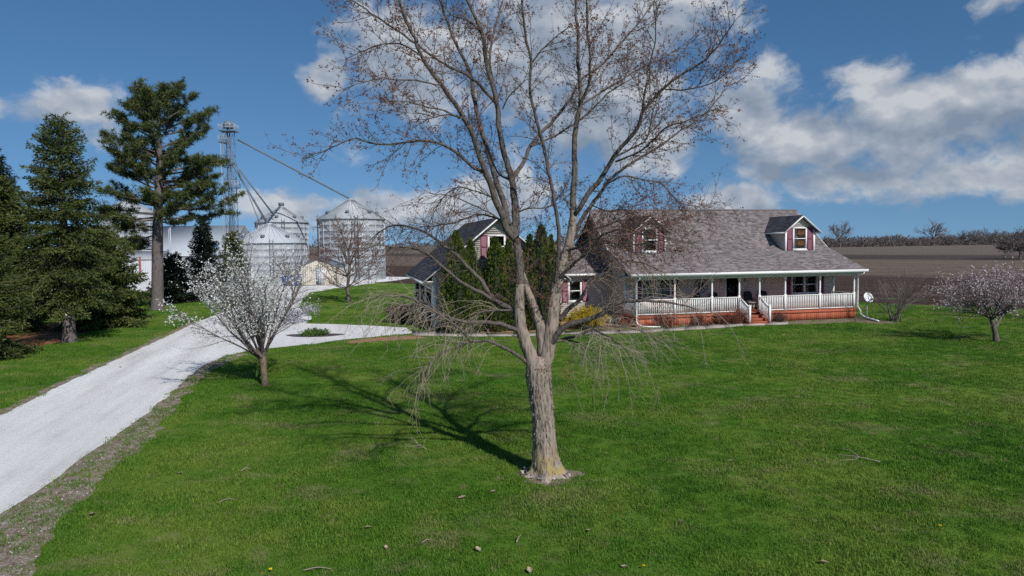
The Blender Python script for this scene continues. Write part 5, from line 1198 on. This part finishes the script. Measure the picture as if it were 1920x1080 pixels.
MB_ = MB(); MB_.box((-2.6, -1.2, 0), (2.6, 0, .06)); tag(MB_.build('shed_pad', MT['concrete'], None, (c[0], 83.1, .014)), 'pale concrete strip along the front of the cream shed', 'concrete pad')
c = at(372, 480, 124); gable_shed('machine_shed', 'long machine shed with pale roof and grey wall behind the dark firs', (c[0], 124, 0), 17, 17, 3.4, 8.6, 'greymetal', 'barnroof', [], 0.0, ridge_along='x')
c = at(258, 500, 106); S_ = gable_shed('machine_shed', 'low white metal shed wall between the spruce and pine trunks', (c[0] - .6, 108, 0), 8.5, 6, 3.1, 4.2, 'whitemetal', 'greymetal', [], 0.0, ridge_along='x')
c = at(322, 500, 113.5)
for (nm, lab, px, Y, m, r_, top) in (('pole', 'pale steel pipe standing before the long machine shed', 322, 113.0, 'palesteel', .09, 427), ('pole', 'second thinner pipe just left of the pale steel pipe', 319, 113.4, 'palesteel', .05, 430), ('pole', 'rusty red post against the low white shed', 263, 104.2, 'rust', .13, 482), ('pole', 'grey post against the low white shed', 249, 104.3, 'steel', .13, 484)):
    c = at(px, 500, Y); z = float(at(px, top, Y)[2]); mb = MB(); mb.tube([(0, 0, 0), (0, 0, z * .5), (0, 0, z)], r_, 8, True); mb.tube([(0, 0, z), (0, 0, z + .08)], r_ * 1.4, 8, True); tag(mb.build(nm, MT[m], None, (c[0], Y, 0)), lab, 'post')
# blue container
c = gp(548, 536); T = thing('dumpster', 'blue metal waste container left of the cream shed', 'dumpster', c)
mb = MB(); mb.hexa([(-.95, -.6, .12), (.95, -.6, .12), (.95, .6, .12), (-.95, .6, .12), (-1.0, -.75, 1.05), (1.0, -.75, 1.05), (1.0, .6, 1.3), (-1.0, .6, 1.3)])
for x in (-.6, -.2, .2, .6): mb.box((x - .04, -.80, .2), (x + .04, -.62, 1.0))
mb.build('body', MT['blue'], T)
mb = MB(); mb.hexa([(-1.02, -.8, 1.06), (-.01, -.8, 1.06), (-.01, .62, 1.31), (-1.02, .62, 1.31), (-1.02, -.8, 1.10), (-.01, -.8, 1.10), (-.01, .62, 1.35), (-1.02, .62, 1.35)]); mb.build('lid', MT['blue'], T)
mb = MB(); mb.hexa([(.01, -.8, 1.06), (1.02, -.8, 1.06), (1.02, .62, 1.31), (.01, .62, 1.31), (.01, -.8, 1.10), (1.02, -.8, 1.10), (1.02, .62, 1.35), (.01, .62, 1.35)]); mb.build('lid', MT['blue'], T)
MB().box((-.25, -.83, .45), (.2, -.81, .85)).build('sticker', MT['white'], T)
for x in (-.8, .8): MB().tube([(x - .05, 0, .12), (x + .05, 0, .12)], .12, 10, True).build('caster', MT['black'], T)
# ------------------------------------------------------------------ things by the house and on the lawn
def hloc(u, v, z=0): return tuple(hw(u, v, z))
c = gp(1625, 596); T = thing('satellite_dish', 'white satellite dish on a thin pole at the right end of the porch', 'satellite dish', c)
mb = MB(); mb.tube([(0, 0, -.05), (0, 0, .6), (0, 0, 1.15)], .03, 8, True); mb.build('pole', MT['palesteel'], T)
pr = [(0, 0), (.12, .012), (.22, .04), (.31, .085), (.325, .09), (.31, .10), (.22, .055), (.1, .02), (0, .012)]
m_ = MB().lathe(pr, 24).mesh('dish'); m_.materials.append(MT['white']); o = obj('dish', m_, None, T, (0, -.06, 1.24)); o.rotation_euler = (math.radians(66), 0, math.radians(12))
mb = MB(); mb.beam((0, -.08, .98), (.06, -.42, 1.18), .03); mb.box((.02, -.48, 1.14), (.12, -.38, 1.24)); mb.build('feed_arm', MT['steel'], T)
MB().box((-.05, -.08, 1.08), (.05, .03, 1.2)).build('bracket', MT['steel'], T)
# star ornament
T = thing('barn_star', 'black eight-pointed metal star in a ring on the porch wall', 'wall ornament', hloc(4.98, 1.95, 2.12), HOUSE_TH)
P = []
for i in range(16):
    a = math.pi * i / 8 + math.pi / 2; R = .37 if i % 2 == 0 else .11; P.append((R * math.cos(a), 0, R * math.sin(a)))
MB().add(P + [(0, -.06, 0)], t=[[i, (i + 1) % 16, 16] for i in range(16)]).build('star', MT['black'], T)
a = np.linspace(0, 6.283, 33); MB().tube(np.stack([.43 * np.cos(a), 0 * a, .43 * np.sin(a)], 1), .016, 6).build('ring', MT['black'], T)
# porch chairs
def chair(label, u, v, rot, cush='cushion', group='porch chairs'):
    T = thing('porch_chair', label, 'chair', hloc(u, v, .62), HOUSE_TH + rot, group)
    mb = MB(); mb.box((-.27, -.27, .36), (.27, .25, .41)); mb.build('seat', MT['black'], T)
    mb = MB(); 
    for x in (-.25, .25): mb.beam((x, .24, .38), (x * .9, .42, 1.02), .045)
    mb.add([(-.23, .25, .42), (.23, .25, .42), (.21, .41, .98), (-.21, .41, .98), (-.23, .27, .42), (.23, .27, .42), (.21, .43, .98), (-.21, .43, .98)], [[0,1,2,3],[4,5,6,7]])
    Q = [( .22 * math.cos(t), .41 + .03 * math.sin(t), .98 + .1 * math.sin(t)) for t in np.linspace(0, math.pi, 9)]; mb.tube(Q, .03, 6); mb.add(Q + [(0, .41, .98)], t=[[i, i + 1, 9] for i in range(8)])
    mb.build('backrest', MT['black'], T)
    for sx in (-.26, .26):
        for sy in (-.24, .22): MB().beam((sx, sy, 0.0), (sx * .95, sy, .36), .045).build('leg', MT['black'], T)
        mb = MB(); mb.tube([(sx * 1.05, .3, .62), (sx * 1.1, 0, .63), (sx * 1.08, -.25, .60), (sx, -.26, .38)], .025, 6); mb.build('arm', MT['black'], T)
    mb = MB(); mb.box((-.23, -.24, .412), (.23, .2, .48)); mb.build('cushion', MT[cush], T)
chair('black porch chair with grey cushion standing right behind the porch steps', 7.95, 1.35, -.15)
chair('black porch chair behind the railing just below the star ornament', 4.55, 1.35, 0.05)
chair('black porch chair behind the railing left of the front door', 5.75, 1.35, 0.1)
chair('black porch chair behind the railing right of the steps', 9.0, 1.4, -.2)
T = thing('porch_bench', 'porch bench with pink floral cushions behind the left railing', 'bench', hloc(1.5, 1.1, .62), HOUSE_TH)
MB().box((-.9, -.3, .34), (.9, .25, .39)).build('seat', MT['brown'], T); MB().box((-.9, .25, .42), (.9, .30, .85)).build('backrest', MT['brown'], T)
for x in (-.85, .85):
    for y in (-.26, .22): MB().box((x - .03, y - .03, 0), (x + .03, y + .03, .34)).build('leg', MT['brown'], T)
for x in (-.45, .45): MB().box((x - .42, -.28, .392), (x + .42, .2, .50)).build('cushion', MT['floral'], T); MB().box((x - .42, .13, .502), (x + .42, .245, .86)).build('cushion', MT['floral'], T)
for (u, v, s, lab) in ((3.6, .7, 1.0, 'brown clay pot behind the railing under the star ornament'), (5.2, .6, 1.15, 'larger brown clay pot behind the railing left of the door'), (6.05, .8, .9, 'small brown clay pot beside the front door')):
    T = thing('flower_pot', lab, 'pot', hloc(u, v, .62), 0, 'porch pots'); MB().lathe([(.0, 0), (.14 * s, 0), (.2 * s, .32 * s), (.22 * s, .34 * s), (.22 * s, .38 * s), (.18 * s, .38 * s), (.16 * s, .3 * s), (0, .3 * s)], 14).build('pot', MT['rust'], T)
    r = np.random.default_rng(int(u * 10)); mb = MB(); pts = []
    for i in range(16): A = path(r, (0, 0, .3 * s), (r.normal() * .35, r.normal() * .35, 1), .4 * s, 4, .1); mb.tube(A, .006, 3); pts.append(A[2:])
    mb.build('stems', MT['brown'], T, kind='stuff'); MB().cards(np.repeat(np.vstack(pts), 3, 0), .07, r, .6).build('dry_leaves', MT['deadleaf'], T, kind='stuff')
# stones
def rock(label, b, s, seed):
    r = np.random.default_rng(seed); n, k = 7, 12; V = []
    for i in range(n):
        ph = math.pi * i / (n - 1)
        for j in range(k): th = 2 * math.pi * j / k; V.append((math.sin(ph) * math.cos(th) * s[0], math.sin(ph) * math.sin(th) * s[1], math.cos(ph) * s[2] + s[2] * .6))
    V = np.array(V) * (1 + r.normal(size=(n * k, 1)) * .06); Q = [[i*k+j, i*k+(j+1) % k, (i+1)*k+(j+1) % k, (i+1)*k+j] for i in range(n-1) for j in range(k)]
    tag(MB().add(V, Q).build('landscape_rock', MT['stone'], None, b, smooth=True), label, 'rock')
rock('pale rounded rock at the right foot of the porch steps', gp(1455, 602), (.36, .26, .17), 1); rock('grey boulder on the mulch right of the yellow bush', gp(1141, 605), (.5, .35, .24), 2); rock('small grey rock at the left foot of the porch steps', gp(1394, 606), (.2, .16, .09), 3)
# fallen twigs and leaves
def fallen(label, px, py, L, yaw, seed, n=5):
    r = np.random.default_rng(seed); b = gp(px, py); d = np.array([math.cos(yaw), math.sin(yaw), .06]); T = thing('fallen_branch', label, 'branch', b, group='fallen twigs')
    A = path(r, (0, 0, .03), d, L, 7, .12, (0, 0, .0)); A[:, 2] = .03 + .04 * np.abs(np.sin(np.linspace(0, 3, 8))); MB().tube(A, np.linspace(.011, .004, 8), 5, True).build('stick', MT['pale_twig'], T); mb = MB()
    for j in range(n): B_ = path(r, A[r.integers(1, 6)], side(r, d, .7), L * r.uniform(.3, .6), 4, .12); B_[:, 2] = np.clip(B_[:, 2], .03, .2); mb.tube(B_, np.linspace(.006, .003, 5), 4)
    if n: mb.build('side_twigs', MT['pale_twig'], T, kind='stuff')
fallen('forked fallen branch lying in the maple shadow', 800, 845, .95, 2.3, 1, 7); fallen('curved fallen branch lying on the right lawn', 1650, 868, .95, 2.6, 2, 3)
fallen('long thin fallen twig at the bottom edge left of centre', 568, 1074, .42, .5, 3, 1); fallen('short fallen twig right of the drive in mid lawn', 410, 945, .3, .6, 4, 0); fallen('pale short twig left of the forked branch', 452, 886, .2, 1.0, 5, 3); fallen('bent thin twig below the maple, right of the single dead leaf', 968, 1020, .25, 1.2, 6, 0)
fallen('thin curved twig near the bottom centre', 790, 1022, .2, .4, 7, 0)
def leaf(label, px, py, s, seed):
    r = np.random.default_rng(seed); b = gp(px, py); n = 9; t = np.linspace(0, 1, n); w = np.sin(t * math.pi) ** .7 * .32 * s * (1 + .25 * np.sin(t * 17)); yaw = r.uniform(0, 6.28); V = []
    for i in range(n): V += [(t[i] * s - s / 2, -w[i], .05 + .25 * s * t[i] ** 2 + .2 * w[i]), (t[i] * s - s / 2, 0, .045 + .15 * s * t[i] ** 2), (t[i] * s - s / 2, w[i], .05 + .25 * s * t[i] ** 2 + .35 * w[i])]
    V = np.array(V) @ np.array([[math.cos(yaw), math.sin(yaw), 0], [-math.sin(yaw), math.cos(yaw), 0], [0, 0, 1]])
    Q = [[i*3+j, i*3+j+1, (i+1)*3+j+1, (i+1)*3+j] for i in range(n-1) for j in range(2)]; T = thing('dead_leaf', label, 'leaf', b, group='dead leaves on the lawn'); MB().add(V, Q).build('blade', MT['deadleaf'], T, smooth=True)
    MB().tube([V[1], V[1] + (V[1] - V[4]) * 1.2], .003, 4).build('stalk', MT['pale_twig'], T)
for i, (px, py, s, lab) in enumerate(((691, 994, .13, 'pale upright dead leaf below the forked branch'), (866, 938, .15, 'curled dead leaf left below the maple base'), (897, 1036, .12, 'flat tan dead leaf near the bottom centre'), (1104, 1000, .12, 'dark curled dead leaf right below the maple'), (1546, 1060, .12, 'star-shaped pale leaf near the bottom right'), (338, 891, .13, 'tan dead leaf on the left lawn by the drive'), (172, 969, .16, 'brown dead leaf close to the gravel verge'), (993, 1076, .12, 'yellowish dead leaf at the bottom edge under the maple'), (925, 926, .1, 'small dead leaf just left of the maple base'), (724, 1032, .09, 'small pale dead leaf near the bottom, left of centre'), (1566, 730, .16, 'pale scrap of leaf on the far right lawn'), (1494, 748, .12, 'pale leaf in the middle of the right lawn'), (1828, 674, .14, 'white scrap of leaf before the leaning pink tree'), (1345, 661, .14, 'white leaf on the lawn before the porch'), (1470, 630, .15, 'pale leaf on the lawn near the porch steps'), (1370, 868, .1, 'light leaf on the lawn between maple and curved branch'), (1170, 1068, .09, 'small pale leaf at the bottom right of the maple'), (226, 690, .16, 'pale leaf on the grass left of the driveway'), (108, 684, .16, 'white leaf on the grass before the spruces'))): leaf(lab, px, py, s, 200 + i)
for (px, py, lab) in ((1762, 993, 'single yellow dandelion on the lower right lawn'), (1206, 1069, 'single yellow dandelion at the bottom right of the maple'), (507, 1076, 'single yellow dandelion at the bottom edge, left')):
    b = gp(px, py); T = thing('dandelion', lab, 'flower', b, group='dandelions'); MB().tube([(0, 0, 0), (.005, 0, .07)], .004, 5).build('stem', MT['newleaf'], T); r = np.random.default_rng(px); d = r.normal(size=(40, 3)); d[:, 2] = np.abs(d[:, 2]) * .5; MB().cards(np.tile([.005, 0, .07], (40, 1)), .024, r, .4, along=d / np.linalg.norm(d, axis=1, keepdims=True), spread=.1).build('petals', MT['yellowflower'], T)
